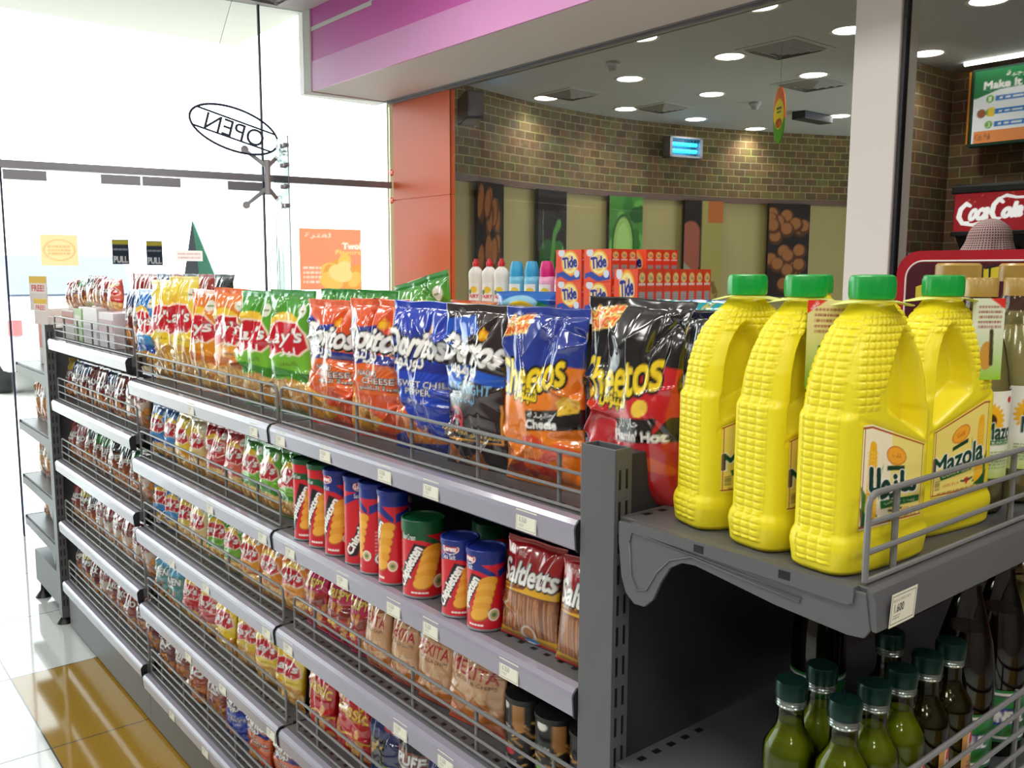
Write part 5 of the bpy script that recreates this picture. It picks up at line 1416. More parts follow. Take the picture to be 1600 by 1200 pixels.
b3 = dup(b0); b3.location = (.27, .505, ZE); b3.rotation_euler = (0, 0, PI / 2 - .3); tag(b3, 'clear sunflower oil bottle at the right edge of the upper end shelf', 'oil bottle')

# dark bottles on the lower end shelf
ZL = .7906
def olive(oil):
    o = empty('oil_bottle'); r, h = .029, .2
    MB().lathe([(.001, 0), (r * .9, 0), (r, .006), (r, h * .58), (r * .95, h * .63), (r * .7, h * .69), (r * .55, h * .73), (r * .5, h * .78), (r * .5, h * .88)], 40, closed=False).build('bottle_body', M['clear_green'], o, smooth='auto')
    MB().lathe([(.001, .004), (r * .86, .004), (r * .95, .01), (r * .95, h * .58), (r * .89, h * .63), (r * .64, h * .69), (r * .48, h * .735), (r * .43, h * .76), (.001, h * .76)], 32).build('oil', M[oil], o, smooth='auto')
    MB().lathe([(.001, h * .855), (.0162, h * .855), (.0166, h * .862), (.0158, h * .868), (.0166, h * .876), (.0158, h * .884), (.0166, h * .892), (.0162, h * .9)], 32, closed=False).build('cap_band', M['cap_band'], o, smooth='auto')
    n = 48; vs = []; fs = []
    prof = [(.0160, h * .9), (.0174, h * .905), (.0176, h * .985), (.0166, h), (.001, h)]
    for rr, z in prof:
        for k in range(n): q = rr * (1 + (.02 if k % 2 and .91 * h < z < .99 * h else 0)); t = 2 * PI * k / n; vs.append((q * math.cos(t), q * math.sin(t), z))
    for i in range(len(prof) - 1):
        for k in range(n): fs.append((i * n + k, i * n + (k + 1) % n, (i + 1) * n + (k + 1) % n, (i + 1) * n + k))
    mb = MB(); mb.add(vs, fs); mb.build('cap', M['dark_cap'], o, smooth='auto')
    cv = olive_label(); nu, nv = cv.nu, cv.nv
    t = -PI / 2 + np.linspace(-.8, .8, nu); z = np.linspace(h * .16, h * .5, nv)
    P = np.stack([(r + .0007) * np.cos(t)[None] + 0 * z[:, None], (r + .0007) * np.sin(t)[None] + 0 * z[:, None], np.broadcast_to(z[:, None], (nv, nu))], -1)
    link('label', grid_mesh('label', P, cv.cells(), M['tube']), o)
    return o
og, ok = olive('oil_green'), olive('oil_dark')
used = set()
for x, y, k, lb in ((.246, .034, 'g', 'green oil bottle with dark green cap, leftmost on the lower end shelf'), (.308, .0385, 'g', 'green oil bottle nearest the camera, lowest dark green cap'), (.308, .099, 'g', 'green oil bottle third along the front, red round label below'), (.308, .1595, 'g', 'olive green oil bottle in the middle of the front row'),
                    (.308, .220, 'd', 'dark brown oil bottle right of the green ones, front row'), (.308, .2805, 'd', 'dark brown oil bottle beside the green labelled tall bottle'), (.246, .095, 'g', 'green oil bottle behind the leftmost one, cap in shade'), (.246, .250, 'd', 'dark oil bottle whose green cap shows under the shelf edge, second row')):
    src = og if k == 'g' else ok
    o = src if k not in used else dup(src); used.add(k)
    o.location = (x, y, ZL); o.rotation_euler = (0, 0, PI / 2 + .35)
    tag(o, lb, 'oil bottle', 'small oil bottles on the lower end shelf')
def tall_bottle():
    o = empty('vinegar_bottle'); r, h = .037, .275
    MB().lathe([(.001, 0), (r * .92, 0), (r, .008), (r, h * .45), (r * .97, h * .55), (r * .85, h * .66), (r * .62, h * .78), (r * .42, h * .88), (r * .36, h * .95)], 44, closed=False).build('bottle_body', M['clear'], o, smooth='auto')
    MB().lathe([(.001, .004), (r * .9, .004), (r * .96, .01), (r * .96, h * .45), (r * .93, h * .55), (r * .8, h * .66), (r * .7, h * .72), (.001, h * .72)], 36).build('oil', M['oil_black'], o, smooth='auto')
    MB().lathe([(.001, h * .93), (.016, h * .93), (.016, h), (.001, h)], 24).build('cap', M['dark_cap'], o, smooth='auto')
    link('label', lathe_print('label', r + .0007, h * .08, h * .345, consul_label(), M['tube'], -PI / 2), o)
    return o
tb = tall_bottle(); tb.location = (.296, .350, ZL); tb.rotation_euler = (0, 0, PI / 2 + .25); tag(tb, 'tall dark bottle with green label reading CONSUL, front one', 'bottle', 'tall bottles with green labels')
o = dup(tb); o.location = (.296, .452, ZL); o.rotation_euler = (0, 0, PI / 2 + .5); tag(o, 'tall dark bottle with green label behind the front CONSUL bottle', 'bottle', 'tall bottles with green labels')
o = dup(tb); o.location = (.118, .300, ZL); o.rotation_euler = (0, 0, 3.4); tag(o, 'tall dark bottle with green label in shade behind the green oil bottles', 'bottle', 'tall bottles with green labels')
o = dup(b0); o.location = (.30, .54, ZL); o.rotation_euler = (0, 0, PI / 2 - .3); o.scale = (1, 1, .9); tag(o, 'clear sunflower oil bottle at the right edge of the lower end shelf', 'oil bottle')

# ================================================================== detergent shelf by the restaurant glass
ZD = 1.262
def detergent_shelf():
    r = empty('wall_shelf', (-2.1, 2.05, 0))
    MB().box(-1.25, -.24, ZD - .04, 1.25, .2, ZD).build('top_board', M['white_paint'], r, bevel=.003)
    MB().box(-1.25, .17, .05, 1.25, .2, ZD - .04).build('back_panel', M['grey_steel'], r)
    for x in (-1.23, 0, 1.23): MB().box(x - .02, -.2, 0, x + .02, .2, ZD - .04).build('upright', M['grey_steel'], r)
    for z in (.15, .52, .9): MB().box(-1.22, -.22, z, 1.22, .17, z + .03).build('shelf_board', M['grey_steel'], r)
    tag(r, 'white topped shelf unit with detergents against the restaurant glass', 'shelf')
detergent_shelf()
def squeeze(body, cap, wide):
    o = empty('detergent_bottle'); 
    if not wide:
        A = [(0, .031, .021), (.004, .034, .023), (.06, .033, .023), (.1, .0345, .024), (.13, .035, .024), (.155, .037, .025), (.172, .034, .023), (.186, .022, .018), (.194, .013, .012), (.2, .012, .012)]
    else:
        A = [(0, .032, .022), (.004, .036, .025), (.08, .035, .025), (.125, .034, .024), (.15, .032, .023)]
    z = np.array([q[0] for q in A]); t = np.arange(40) / 40 * 2 * PI
    P = np.stack([np.array([q[1] for q in A])[:, None] * np.cos(t)[None], np.array([q[2] for q in A])[:, None] * np.sin(t)[None], np.broadcast_to(z[:, None], (len(A), 40))], -1)
    link('bottle_body', grid_mesh('bottle_body', P, None, body, wrap=True, caps=True), o)
    if not wide:
        MB().lathe([(.001, .196), (.014, .196), (.0145, .214), (.012, .218), (.0085, .222), (.0075, .232), (.001, .233)], 24).build('cap', cap, o, smooth='auto')
    else:
        MB().lathe([(.001, .148), (.031, .148), (.032, .17), (.03, .186), (.024, .212), (.02, .218), (.001, .219)], 24).build('cap', cap, o, smooth='auto').scale = (1, .75, 1)
    cv = Canvas(24, 40, 1.6, (244, 244, 238)); cv.ell(.55, 1.0, .3, .3, (240, 210, 70)); cv.ell(.2, .8, .15, .22, (60, 120, 60)); cv.text('FAIRY' if not wide else 'SOFT', .5, .42, .9, .3, (200, 30, 40), bold=.04); 
    u = np.linspace(-.85, .85, 24) - PI / 2; zz = np.linspace(.03, .115, 40); ra, rb = .0352, .0246
    P = np.stack([ra * np.cos(u)[None] + 0 * zz[:, None], rb * np.sin(u)[None] + 0 * zz[:, None] - .0012, np.broadcast_to(zz[:, None], (40, 24))], -1)
    link('label', grid_mesh('label', P, cv.cells(), M['tube']), o)
    return o
wb = pbr('white_bottle', (240, 238, 230), .35); bb = pbr('sky_blue_bottle', (120, 196, 226), .35); pb = pbr('pink_bottle', (240, 176, 206), .35)
rc = pbr('red_cap', (214, 30, 40), .35); bc = pbr('blue_cap', (60, 170, 220), .35); pc = pbr('magenta_cap', (220, 40, 130), .35)
protos = {}
for i, (x, k, w) in enumerate(((-2.83, 'white', 'leftmost of three'), (-2.72, 'white', 'middle of three'), (-2.625, 'white', 'right one touching the blue bottles'), (-2.51, 'sky blue', 'left of two'), (-2.40, 'sky blue', 'right of two'), (-2.295, 'pink', 'left of two'), (-2.19, 'pink', 'right of two, partly behind the orange cartons'))):
    if k not in protos: o = protos[k] = squeeze({'white': wb, 'sky blue': bb, 'pink': pb}[k], {'white': rc, 'sky blue': bc, 'pink': pc}[k], k != 'white')
    else: o = dup(protos[k])
    o.location = (x, 1.92, ZD + .0005); o.rotation_euler = (0, 0, .35); o.scale = (1.12, 1.12, 1.02)
    tag(o, '%s detergent bottle with %s cap, %s' % (k, {'white': 'red', 'sky blue': 'blue', 'pink': 'magenta'}[k], w), 'detergent bottle', 'detergent bottles by the restaurant glass')
tcard = pbr('orange_carton', (238, 80, 50), .45)
tf = panel_mesh('printed_front', .158, .130, tide(56, 46, .82), M['card']); ts = panel_mesh('printed_flank', .046, .130, tide_side(18, 48, 2.8), M['card'], ux=(0, 1, 0))
bx = MB().box(-.08, 0, 0, .08, .048, .134).mesh('soap_carton', tcard)
def soap(x, y, z, lb, sc=(1, 1, 1)):
    o = link('soap_carton', bx, loc=(x, y, z)); o.scale = sc; f = link('printed_front', tf, o, loc=(0, -.0005, .002)); s = link('printed_flank', ts, o, loc=(.0805, .024, .002))
    tag(o, lb, 'detergent carton', 'orange detergent cartons')
Z1, Z2 = ZD + .0005, ZD + .1352
for k, (x, nm) in enumerate(((-2.06, 'left'), (-1.885, 'middle'))):
    for z, lv in ((Z1, 'lower'), (Z2, 'upper')):
        n = 1 if k == 0 else 3
        for i in range(n): soap(x, 1.835 + .05 * i, z, 'orange detergent carton, %s stack, %s layer, %s' % (nm, lv, 'at the front' if i == 0 else '%s behind the front' % ORD[i - 1]))
for i in range(9):
    soap(-1.69, 1.80 + .05 * i, Z1, 'tall orange detergent carton in the right row, %s' % ('at the front' if i == 0 else ORD[i - 1] + ' behind the front one'), (.8, 1, 1.4))
for i in range(4):
    soap(-1.845, 2.0 + .05 * i, Z1, 'orange detergent carton, lower layer behind the middle stack, %s from front' % ORD[i])
    soap(-1.845, 2.0 + .05 * i, Z2, 'orange detergent carton showing above the tall right row, %s from front' % ORD[i])
def pillow(key, cv, w, h, t, x, y, z, rz, lb, cat, seed, side, grp=None):
    o = link('soft_pack', pouch_mesh('soft_pack', w, h, t, cv, side, seed, crease=.5, seal=.06), loc=(x, y, z), rotz=rz); return tag(o, lb, cat, grp)
cv = Canvas(90, 30, .3, (30, 110, 200)); cv.ell(.42, -.02, .36, .26, (150, 210, 240)); cv.ell(.42, -.04, .26, .2, (246, 206, 40)); cv.poly([(.62, .02), (.7, .16), (.82, .1), (.8, .0)], (40, 140, 70)); cv.rect(.85, 0, 1, .3, (30, 70, 170))
pillow('sun', cv, .40, .085, .1, -2.30, 1.83, ZD + .0005, .25, 'bright blue soft pack with yellow sun in front of orange cartons', 'soft pack', 4, (30, 90, 190))
cv = Canvas(60, 10, .1, (230, 90, 40)); cv.small(0, .03, 1, .09, 1, (250, 190, 60))
pillow('or', cv, .62, .03, .08, -2.85, 1.83, ZD + .0005, 0.05, 'flat orange soft pack lying before the white detergent bottles', 'soft pack', 5, (226, 84, 40))
def wipes():
    c = Canvas(60, 20, .34, (30, 160, 170)); c.text('Pampers', .4, .1, .6, .12, (230, 240, 220), bold=.04); c.ell(.75, .05, .16, .1, (40, 70, 170)); c.stroke([(.3, .2), (.36, .28), (.42, .2), (.48, .3)], .02, (210, 190, 80)); return c
for i, (x, y, z, lb) in enumerate(((-1.51, 1.84, 0, 'teal wipes pack right of the orange cartons, left one'), (-1.28, 1.85, 0, 'teal wipes pack at the right end, beside the yellow jugs'), (-1.40, 1.96, 0, 'blue teal wipes pack behind the two front packs'))):
    pillow('w%d' % i, wipes() if i < 2 else Canvas(40, 20, .34, (30, 90, 190)), .22, .07, .08, x, y, ZD + .0005, .1, lb, 'wipes pack', 8 + i, (20, 130, 160), 'wipes packs by the restaurant glass')

# red framed display
def display():
    r = empty('display_case', (0, 2.02, 0))
    def rr(x0, x1, z0, z1, R):
        p = [(x0, z0), (x1, z0)]
        for cx, cz, a0 in ((x1 - R, z1 - R, 0), (x0 + R, z1 - R, PI / 2)):
            for k in range(9): a = a0 + PI / 2 * k / 8; p.append((cx + R * math.cos(a), cz + R * math.sin(a)))
        return p
    red = pbr('red_enamel', (168, 24, 40), .25, coat=.4)
    MB().prism(rr(-.685, .6, 0, 1.502, .07), 'y', 0, .3).build('cabinet', red, r, smooth='auto')
    MB().prism(rr(-.69, .605, 1.3, 1.508, .075), 'y', -.012, .0).build('rim', red, r, smooth='auto')
    MB().prism(rr(-.652, .57, 1.2, 1.470, .05), 'y', -.016, -.012).build('sign_panel', pbr('dark_panel', (70, 22, 34), .3), r)
    m = MB(); P = rr(-.658, .576, 1.2, 1.476, .055)
    m.tube([(p[0], -.014, p[1]) for p in P[1:]] + [(P[0][0], -.014, P[0][1])], .003, 6); m.build('trim_line', M['white_paint'], r)
    MB().prism([(-.62, 1.35), (-.5, 1.40), (-.36, 1.425), (-.36, 1.46), (-.5, 1.44), (-.62, 1.395)], 'y', -.02, -.016).prism([(-.28, 1.44), (-.2, 1.452), (-.14, 1.49), (-.15, 1.46), (-.13, 1.43)], 'y', -.02, -.016).build('ribbon', pbr('yellow_ribbon', (206, 186, 50), .4), r)
    c = bpy.data.curves.new('t', 'FONT'); c.body = 'INSTANT'; c.size = .05; c.extrude = .001; c.shear = .2
    o = bpy.data.objects.new('t', c); COL.objects.link(o); dg = bpy.context.evaluated_depsgraph_get(); dg.update()
    me = bpy.data.meshes.new_from_object(o.evaluated_get(dg)); bpy.data.objects.remove(o); me.materials.clear(); me.materials.append(M['black_plastic'])
    t = link('lettering', me, r, loc=(-.585, -.021, 1.382)); t.rotation_euler = (PI / 2, -.22, 0)
    tag(r, 'red rounded display case with dark sign and yellow ribbon behind the jugs', 'display case')
display()

# ================================================================== restaurant counter end
def fountain():
    r = empty('drink_dispenser', (-1.52, 4.86, 0))
    MB().box(-.23, -.2, 1.68, .23, .2, 1.905).build('lit_panel_box', M['black_plastic'], r, bevel=.015)
    a = .5; c = Canvas(110, 60, a, (150, 18, 32)); c.blobs(14, .1, .36, .95, .48, .004, .012, [(226, 90, 80), (236, 150, 60)], seed=3)
    W_ = (250, 250, 250)
    c.text('oca', .33, .22, .24, .14, W_, bold=.1, shear=.35, rot=.05); c.text('ola', .75, .26, .24, .17, W_, bold=.1, shear=.35, rot=.07)
    c.stroke([(.21, .33), (.16, .36), (.09, .29), (.07, .19), (.12, .11), (.2, .12)], [.02, .026, .03, .032, .026, .012], W_); c.stroke([(.12, .1), (.26, .085), (.34, .11), (.42, .08)], [.014, .02, .018, .004], W_)
    c.stroke([(.62, .36), (.57, .4), (.51, .33), (.49, .23), (.53, .15), (.6, .16)], [.02, .026, .03, .032, .026, .012], W_)
    c.stroke([(.58, .41), (.66, .44), (.78, .41), (.88, .41), (.96, .46)], [.014, .02, .016, .016, .003], W_); c.stroke([(.44, .24), (.49, .25)], .018, W_)
    m, nt, b = newmat('lit_red_panel'); a = nt.nodes.new('ShaderNodeVertexColor'); a.layer_name = 'Print'
    nt.links.new(a.outputs[0], b.inputs['Base Color']); nt.links.new(a.outputs[0], b.inputs['Emission Color']); b.inputs['Emission Strength'].default_value = .75; b.inputs['Roughness'].default_value = .3
    link('lit_panel', panel_mesh('lit_panel', .44, .222, c, m, origin=(0, -.2015, 1.681)), r)
    MB().prism([(-.215, 1.9), (.2, 1.9), (.2, 1.955), (-.19, 1.955), (-.21, 1.945)], 'x', -.24, .24).build('top_hood', M['black_plastic'], r, bevel=.008)
    MB().box(-.235, -.205, 1.655, .235, .2, 1.682).build('lower_band', M['black_plastic'], r, bevel=.004)
    MB().prism([(-.17, 1.655), (.2, 1.655), (.2, .93), (-.2, .93), (-.2, 1.0), (-.02, 1.05), (-.02, 1.5)], 'x', -.22, .22).build('body', M['dark_steel'], r)
    for k in range(6): MB().lathe([(.012, 1.56), (.02, 1.58), (.022, 1.655), (.001, 1.655)], 12, closed=False).build('nozzle', M['black_plastic'], r, loc=(-.18 + .072 * k, -.1, 0))
    tag(r, 'dark drink dispenser with lit red panel reading Coca Cola', 'drink dispenser')
    k = MB().box(-1.95, 4.5, 0, 1.0, 5.09, .9).box(-1.97, 4.46, .9, 1.0, 5.09, .93).build('counter', pbr('counter_laminate', (96, 70, 56), .35))
    tag(k, 'brown counter carrying the drink dispenser along the brick wall', 'counter')
fountain()
def cup_rack():
    r = empty('cup_rack', (-1.84, 4.56, .9305)); f = MB()
    for x in (-.075, .075):
        for y in (-.07, .07): f.tube([(x, y, 0), (x, y, .62)], .006, 8)
    f.box(-.08, -.075, .615, .08, .075, .625).box(-.08, -.075, .3, .08, .075, .31); f.build('stand', M['alu'], r)
    MB().box(-.07, -.06, .50, 0, .06, .60).build('red_box', pbr('dark_red_card', (110, 24, 34), .4), r); MB().lathe([(.02, .5), (.03, .6), (.001, .6)], 20, c=(.04, 0)).build('paper_cups', M['white_paint'], r)
    MB().box(-.075, -.07, .49, .075, .07, .498).build('top_shelf', M['alu'], r)
    tag(r, 'small rack with dark red box and cups left of the dispenser', 'rack')
cup_rack()
def menu_board():
    c = Canvas(120, 70, .56, (232, 236, 240)); a = .56
    c.poly([(0, a), (1, a), (1, .36), (.5, .41), (.2, .4), (0, .34)], (30, 120, 70))
    c.text('Make It A Meal', .36, .44, .56, .055, WHITE, bold=.03); c.text(ar('حولها وجبة'), .42, .505, .36, .05, WHITE, bold=.02)
    for y, n in ((.335, '1'), (.235, '2'), (.14, '3')): c.rect(.17, y - .02, .75, y + .02, (50, 120, 190)); c.ell(.13, y, .03, .03, (110, 170, 60)); c.text(n, .13, y, .02, .035, WHITE); c.small(.2, y - .012, .7, y + .012, 1, WHITE)
    c.ell(.07, .23, .035, .035, (150, 90, 60)); c.rect(.12, .2, .17, .27, (226, 196, 60)); c.rect(.02, .0, 1, .095, (226, 140, 80)); c.text('Kids Pak', .09, .05, .12, .05, (110, 60, 30)); c.rect(0, 0, .012, .35, (240, 240, 240))
    m, nt, b = newmat('backlit_menu'); va = nt.nodes.new('ShaderNodeVertexColor'); va.layer_name = 'Print'
    nt.links.new(va.outputs[0], b.inputs['Base Color']); nt.links.new(va.outputs[0], b.inputs['Emission Color']); b.inputs['Emission Strength'].default_value = .42; b.inputs['Roughness'].default_value = .35
    r = empty('menu_board', (-1.41, 4.93, 2.22)); fr = pbr('green_frame', (30, 76, 60), .4)
    MB().box(-.40, .0015, -.02, .40, .05, .44).build('frame', fr, r, bevel=.006)
    link('menu_print', panel_mesh('menu_print', .76, .425, c, m, origin=(0, -.0005, 0)), r)
    MB().box(-.415, .0, .0, -.402, .05, .43).build('side_strip', pbr('amber_strip', (206, 130, 40), .4), r)
    MB().tube([(-.42, -.06, .47), (.9, -.06, .47)], .014, 12).build('tube_lamp', M['lamp'], r); MB().box(-.42, -.05, .475, .9, .12, .478).build('lamp_bracket', M['alu'], r)
    tag(r, 'lit menu board reading Make It A Meal under a tube lamp', 'menu board')
menu_board()
tag(MB().box(-1.998, 4.36, 1.62, -1.96, 4.42, 1.78).build('switch_box', M['alu'], bevel=.004), 'small grey switch box on the brick wall right of white pillar', 'switch box')

# ---------------------------------------------------------------- the customer at the dispenser
def customer():
    r = empty('person', (-1.345, 4.12, 0), 0)
    bm = bmesh.new(); L = bm.verts.layers.skin.verify()
    def V(p, rx, ry=None):
        v = bm.verts.new(p); v[L].radius = (rx, ry or rx); return v
    pelvis = V((0, 0, .95), .15, .12); pelvis[L].use_root = True
    waist = V((0, -.01, 1.1), .14, .11); chest = V((0, .02, 1.28), .17, .12); sh = V((0, .05, 1.42), .13, .09); neck = V((0, .08, 1.5), .055); head = V((0, .11, 1.58), .085, .095); crown = V((0, .12, 1.66), .07, .08)
    for a, b in ((pelvis, waist), (waist, chest), (chest, sh), (sh, neck), (neck, head), (head, crown)): bm.edges.new((a, b))
    for s in (-1, 1):
        hip = V((s * .09, 0, .85), .09); knee = V((s * .1, .02, .48), .06); ank = V((s * .1, 0, .08), .042); toe = V((s * .11, .13, .035), .035)
        s1 = V((s * .19, .06, 1.42), .06); el = V((s * .25, .22, 1.30), .045); wr = V((s * .185, .38, 1.50), .03); palm = V((s * .17, .42, 1.565), .034, .02)
        for a, b in ((pelvis, hip), (hip, knee), (knee, ank), (ank, toe), (sh, s1), (s1, el), (el, wr), (wr, palm)): bm.edges.new((a, b))
        for k in range(4):
            f1 = V((s * (.145 + .016 * k), .445, 1.595 - .004 * abs(k - 1.5)), .0095); f2 = V((s * (.143 + .016 * k), .468, 1.612 - .006 * abs(k - 1.5)), .0085); f3 = V((s * (.143 + .015 * k), .478, 1.594), .0075)
            for a, b in ((palm, f1), (f1, f2), (f2, f3)): bm.edges.new((a, b))
        t1 = V((s * .135, .42, 1.57), .011); t2 = V((s * .122, .44, 1.595), .009)
        bm.edges.new((palm, t1)); bm.edges.new((t1, t2))
    me = bpy.data.meshes.new('body'); bm.to_mesh(me); bm.free()
    skin = pbr('skin', (176, 118, 92), .5)
    me.materials.append(skin)
    o = link('body', me, r)
    o.modifiers.new('Skin', 'SKIN').use_smooth_shade = True; o.modifiers.new('Subdivision', 'SUBSURF').levels = 1; o.modifiers[-1].render_levels = 2
    # long robe with sleeves
    cloth = pbr('robe_cloth', (150, 140, 124), .8, mottle=.05)
    g = MB()
    prof = [(.06, .27, .2), (.5, .24, .18), (.95, .2, .16), (1.1, .185, .15), (1.28, .215, .155), (1.4, .215, .125), (1.46, .14, .09), (1.5, .075, .07)]
    n = 36; vs = []; fs = []
    for z, a, b in prof:
        for k in range(n):
            t = 2 * PI * k / n; w = 1 + .03 * math.sin(7 * t) * (1 if z < 1 else .2); vs.append((a * w * math.cos(t), b * w * math.sin(t) + (.05 * max(0, z - 1) / .4), z))
    for i in range(len(prof) - 1):
        for k in range(n): fs.append((i * n + k, i * n + (k + 1) % n, (i + 1) * n + (k + 1) % n, (i + 1) * n + k))
    g.add(vs, fs)
    for s in (-1, 1): g.tube([(s * .17, .05, 1.42), (s * .25, .22, 1.30), (s * .19, .36, 1.475)], [.085, .068, .052], 16, caps=False)
    g.build('robe', cloth, r, smooth=True)
    # checked head cloth, draped
    m, nt, b = newmat('checked_cloth')
    uv = nt.nodes.new('ShaderNodeUVMap'); uv.uv_map = 'UV'; sp = nt.nodes.new('ShaderNodeSeparateXYZ'); nt.links.new(uv.outputs[0], sp.inputs[0])
    fx = mathn(nt, 'LESS_THAN', mathn(nt, 'FRACT', mathn(nt, 'DIVIDE', sp.outputs[0], .02)), .55); fy = mathn(nt, 'LESS_THAN', mathn(nt, 'FRACT', mathn(nt, 'DIVIDE', sp.outputs[1], .013)), .55)
    nt.links.new(mixcol(nt, mathn(nt, 'MULTIPLY', fx, fy), rgba((214, 190, 190)), rgba((134, 28, 44))), b.inputs['Base Color']); b.inputs['Roughness'].default_value = .85
    nu, nv = 72, 40
    t = np.linspace(-PI * .86, PI * .86, nu)[None]; v = np.linspace(0, 1, nv)[:, None]
    ang = -PI / 2 + t
    # from the crown down over the back and shoulders
    th = np.clip(v / .3, 0, 1) * PI * .5
    z = 1.722 - .105 * (1 - np.cos(th)) - .30 * np.clip((v - .3) / .7, 0, 1)
    rad = .105 * np.sin(th) + .12 * np.clip((v - .3) / .7, 0, 1) ** 1.2
    lo = np.clip((v - .25) / .6, 0, 1)
    fold = 1 + lo * (.13 * np.sin(t * 6 + .6) + .07 * np.sin(t * 13 + 1))
    X = rad * fold * np.cos(ang) * (1 + .25 * lo * (np.cos(ang) < 0)) - .015 * lo; Y = .11 + rad * fold * np.sin(ang) * 1.05; Z = np.broadcast_to(z, X.shape) - .03 * np.cos(t) * lo
    P = np.stack([X, Y, Z], -1)
    me = grid_mesh('head_cloth', P, None, m)
    l = me.uv_layers.new(name='UV'); li = np.zeros(len(me.loops), np.int32); me.loops.foreach_get('vertex_index', li)
    U = (np.broadcast_to(t, X.shape) * .16).ravel()[li]; Vv = (np.broadcast_to(v, X.shape) * .5).ravel()[li]
    l.data.foreach_set('uv', np.stack([U, Vv], -1).astype(np.float32).ravel())
    h = link('head_cloth', me, r); s = h.modifiers.new('Solidify', 'SOLIDIFY'); s.thickness = .004
    tag(r, 'person seen from behind in a red checked head cloth at the dispenser', 'person')
customer()

# ================================================================== things on and beyond the glass front
def on_glass(y, z, w, h, cv, mat, lb, cat='sticker', off=.012, thick=.0015, name='door_sticker'):
    p = front(y, off, z)
    o = link(name, panel_mesh(name, w, h, cv, mat), loc=(p.x, p.y, z), rotz=FACING)
    return tag(o, lb, cat)
cv = Canvas(60, 60, 1.0, (246, 150, 112)); cv.text('Two!', .84, .72, .3, .1, (250, 240, 220), bold=.03); cv.text('Flavors', .78, .62, .4, .07, (250, 220, 120)); cv.blobs(14, .4, .05, .98, .5, .1, .2, [(246, 190, 100), (236, 160, 80), (250, 210, 140)], seed=4); cv.text(ar('لفترة'), .3, .88, .4, .1, (255, 240, 220)); cv.small(.06, .1, .34, .4, 4, (250, 220, 200))  # poster colours paled to put the window haze into the print
on_glass(1.9, 1.32, .40, .375, cv, M['poster'], 'orange food poster on the glass left of the orange column', 'poster', name='poster')
cv = Canvas(24, 36, 1.5, (40, 52, 70)); cv.rect(0, 1.2, 1, 1.45, (190, 180, 60)); cv.text('PULL', .5, .3, .8, .36, (225, 230, 235), bold=.03); cv.small(.1, .8, .9, 1.0, 1, (170, 180, 190))
on_glass(.70, 1.47, .085, .135, cv, M['paper'], 'dark blue PULL sticker on the glass door, left of two'); on_glass(.875, 1.465, .085, .135, cv, M['paper'], 'dark blue PULL sticker on the glass door, right of two')
cv = Canvas(30, 30, .9, (250, 214, 160)); cv.ring(.5, .45, .42, .3, .1, (236, 180, 120)); cv.small(.2, .3, .8, .6, 3, (230, 170, 110))
on_glass(.40, 1.46, .18, .165, cv, M['poster'], 'pale orange notice on the glass above the far shelf end', 'notice', name='notice')
cv = Canvas(30, 20, .6, (244, 226, 220)); cv.small(.1, .1, .9, .5, 2, (220, 170, 160)); on_glass(1.06, 1.49, .15, .06, cv, M['poster'], 'pale strip notice on the glass right of the PULL stickers', 'notice', name='notice')

def open_sign():
    p = front(1.326, .07, 2.241); r = empty('open_sign', p); r.rotation_euler = (0, .27, FACING)
    m = MB(); N = 64
    m.tube([(.255 * math.cos(2 * PI * k / N), 0, .118 * math.sin(2 * PI * k / N)) for k in range(N + 1)], .0065, 8, caps=False)
    m.build('oval_frame', M['iron'], r, smooth='auto')
    for z in (.052, -.052): w = .255 * math.sqrt(1 - (z / .118) ** 2); MB().tube([(-w, 0, z), (w, 0, z)], .0055, 8).build('cross_bar', M['iron'], r)
    c = bpy.data.curves.new('t', 'FONT'); c.body = 'OPEN'; c.size = .135; c.extrude = .004; c.align_x = 'CENTER'
    o = bpy.data.objects.new('t', c); COL.objects.link(o); dg = bpy.context.evaluated_depsgraph_get(); dg.update()
    me = bpy.data.meshes.new_from_object(o.evaluated_get(dg)); bpy.data.objects.remove(o); me.materials.clear(); me.materials.append(M['iron'])
    # made to be read from the street, so it is mirrored from inside
    t = link('lettering', me, r, loc=(0, 0, -.049)); t.rotation_euler = (PI / 2, 0, PI); t.scale = (1.0, 1.0, 1)
    for x in (-.2, .2): MB().tube([(x, 0, .07), (x * .9, 0, .73 - x * .27)], .0012, 5).build('hanging_wire', M['wire'], r)
    tag(r, 'oval wrought iron OPEN sign hanging mirrored before the glass', 'sign')
open_sign()

# lamp panels of the shop ceiling
lp = None
for i, (x, y) in enumerate(SHOP_LAMPS):
    if lp is None:
        lp = empty('ceiling_lamp'); MB().box(-.31, -.31, -.02, .31, .31, 0).build('housing', M['alu'], lp); MB().box(-.29, -.29, -.026, .29, .29, -.0205).build('diffuser', M['shoplamp'], lp); o = lp
    else: o = dup(lp)
    o.location = (x, y, CEIL); tag(o, 'square lamp panel in the shop ceiling above the camera', 'ceiling light', 'shop ceiling lamp panels')

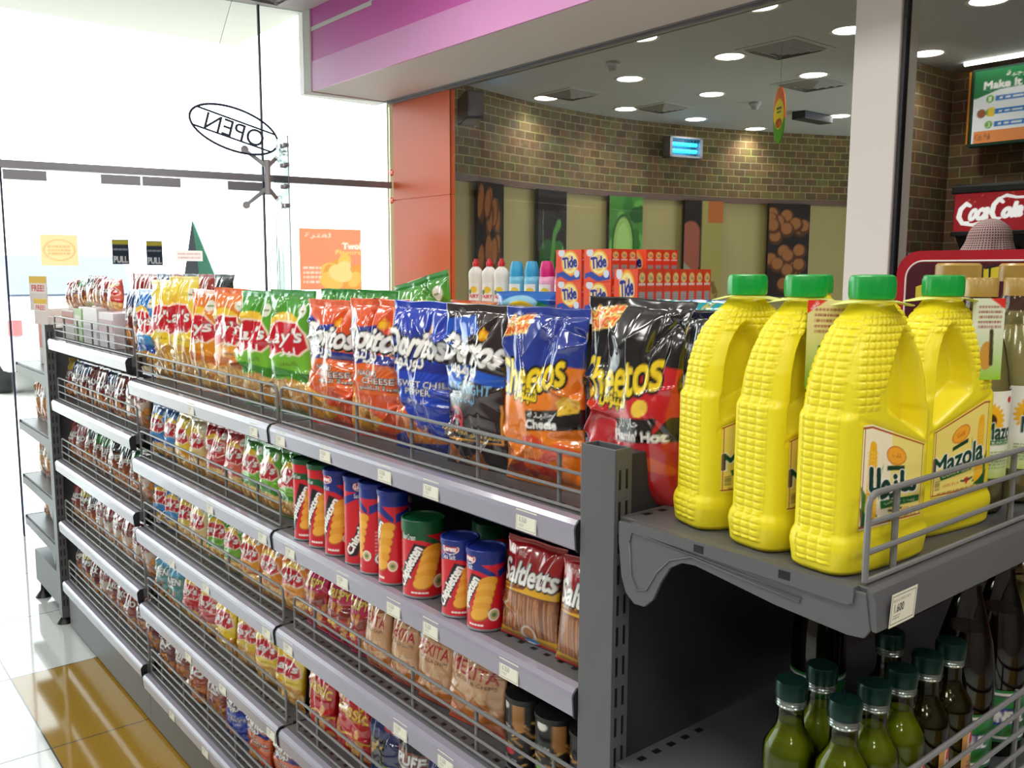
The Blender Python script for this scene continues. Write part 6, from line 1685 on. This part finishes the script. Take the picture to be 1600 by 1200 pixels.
# outside: A-board and a parked car
def aboard():
    r = empty('folding_sign', (-5.32, 1.41, -.06), math.atan2(.77, .63))
    dk = pbr('dark_board', (40, 46, 58), .5); tl = pbr('teal_board', (110, 190, 172), .5)
    ap = (0, 0, 1.83); A, B, Cc, D = (-.36, .06, 0), (.2, -.1, 0), (.62, .2, 0), (.2, .4, 0)
    MB().prism([(0, 0)] * 3, 'z', 0, 0) if False else None
    m = MB(); m.add([A, B, ap, (A[0], A[1] + .02, 0), (B[0], B[1] + .02, 0), (0, .02, 1.83)], [(0, 1, 2), (3, 5, 4), (0, 3, 4, 1), (1, 4, 5, 2), (0, 2, 5, 3)]); m.build('dark_face', dk, r)
    m = MB(); m.add([B, Cc, ap, (B[0], B[1] + .02, 0), (Cc[0], Cc[1] + .02, 0), (0, .02, 1.83)], [(0, 1, 2), (3, 5, 4), (0, 3, 4, 1), (1, 4, 5, 2), (0, 2, 5, 3)]); m.build('teal_face', tl, r)
    m = MB(); m.add([A, D, Cc, ap], [(0, 1, 3), (1, 2, 3), (0, 2, 1)]); m.build('rear_faces', dk, r)
    tag(r, 'tall pointed dark and teal sign standing outside the glass door', 'sign')
aboard()
def car():
    r = empty('car', (-12.9, 2.2, -.06), 2.93 + PI + .12)
    prof = [(-2.2, .35), (-2.25, .75), (-2.1, .95), (-1.2, 1.05), (-.6, 1.62), (.9, 1.68), (1.7, 1.15), (2.2, 1.0), (2.25, .5), (2.1, .3)]
    MB().prism([(x, z) for x, z in prof], 'y', -.85, .85).build('body', pbr('silver_paint', (206, 208, 214), .2, .2, coat=.6), r, bevel=.08)
    gl = pbr('tinted_glass', (120, 130, 160), .08)
    MB().prism([(.98, 1.655), (1.66, 1.19), (1.68, 1.2), (1.0, 1.67)], 'y', -.7, .7).build('rear_window', gl, r)
    for s in (-1, 1):
        MB().prism([(-1.05, 1.08), (-.55, 1.56), (.15, 1.6), (.15, 1.08)], 'y', s * .856 - .004, s * .856 + .004).build('side_window', gl, r); MB().prism([(.22, 1.08), (.22, 1.6), (.85, 1.6), (1.45, 1.12)], 'y', s * .856 - .004, s * .856 + .004).build('side_window', gl, r)
        for x in (-1.4, 1.4):
            w = MB().lathe([(.001, -.1), (.3, -.1), (.33, -.08), (.33, .08), (.3, .1), (.001, .1)], 28).build('wheel', M['black_plastic'], r, loc=(x, s * .78, .33), smooth='auto'); w.rotation_euler = (PI / 2, 0, 0)
        MB().box(2.1, s * .7 - .07, .75, 2.262, s * .7 + .07, .92).build('lamp', pbr('red_lamp', (206, 110, 112), .3), r)
    tag(r, 'pale car parked outside beyond the glass door', 'car')
car()
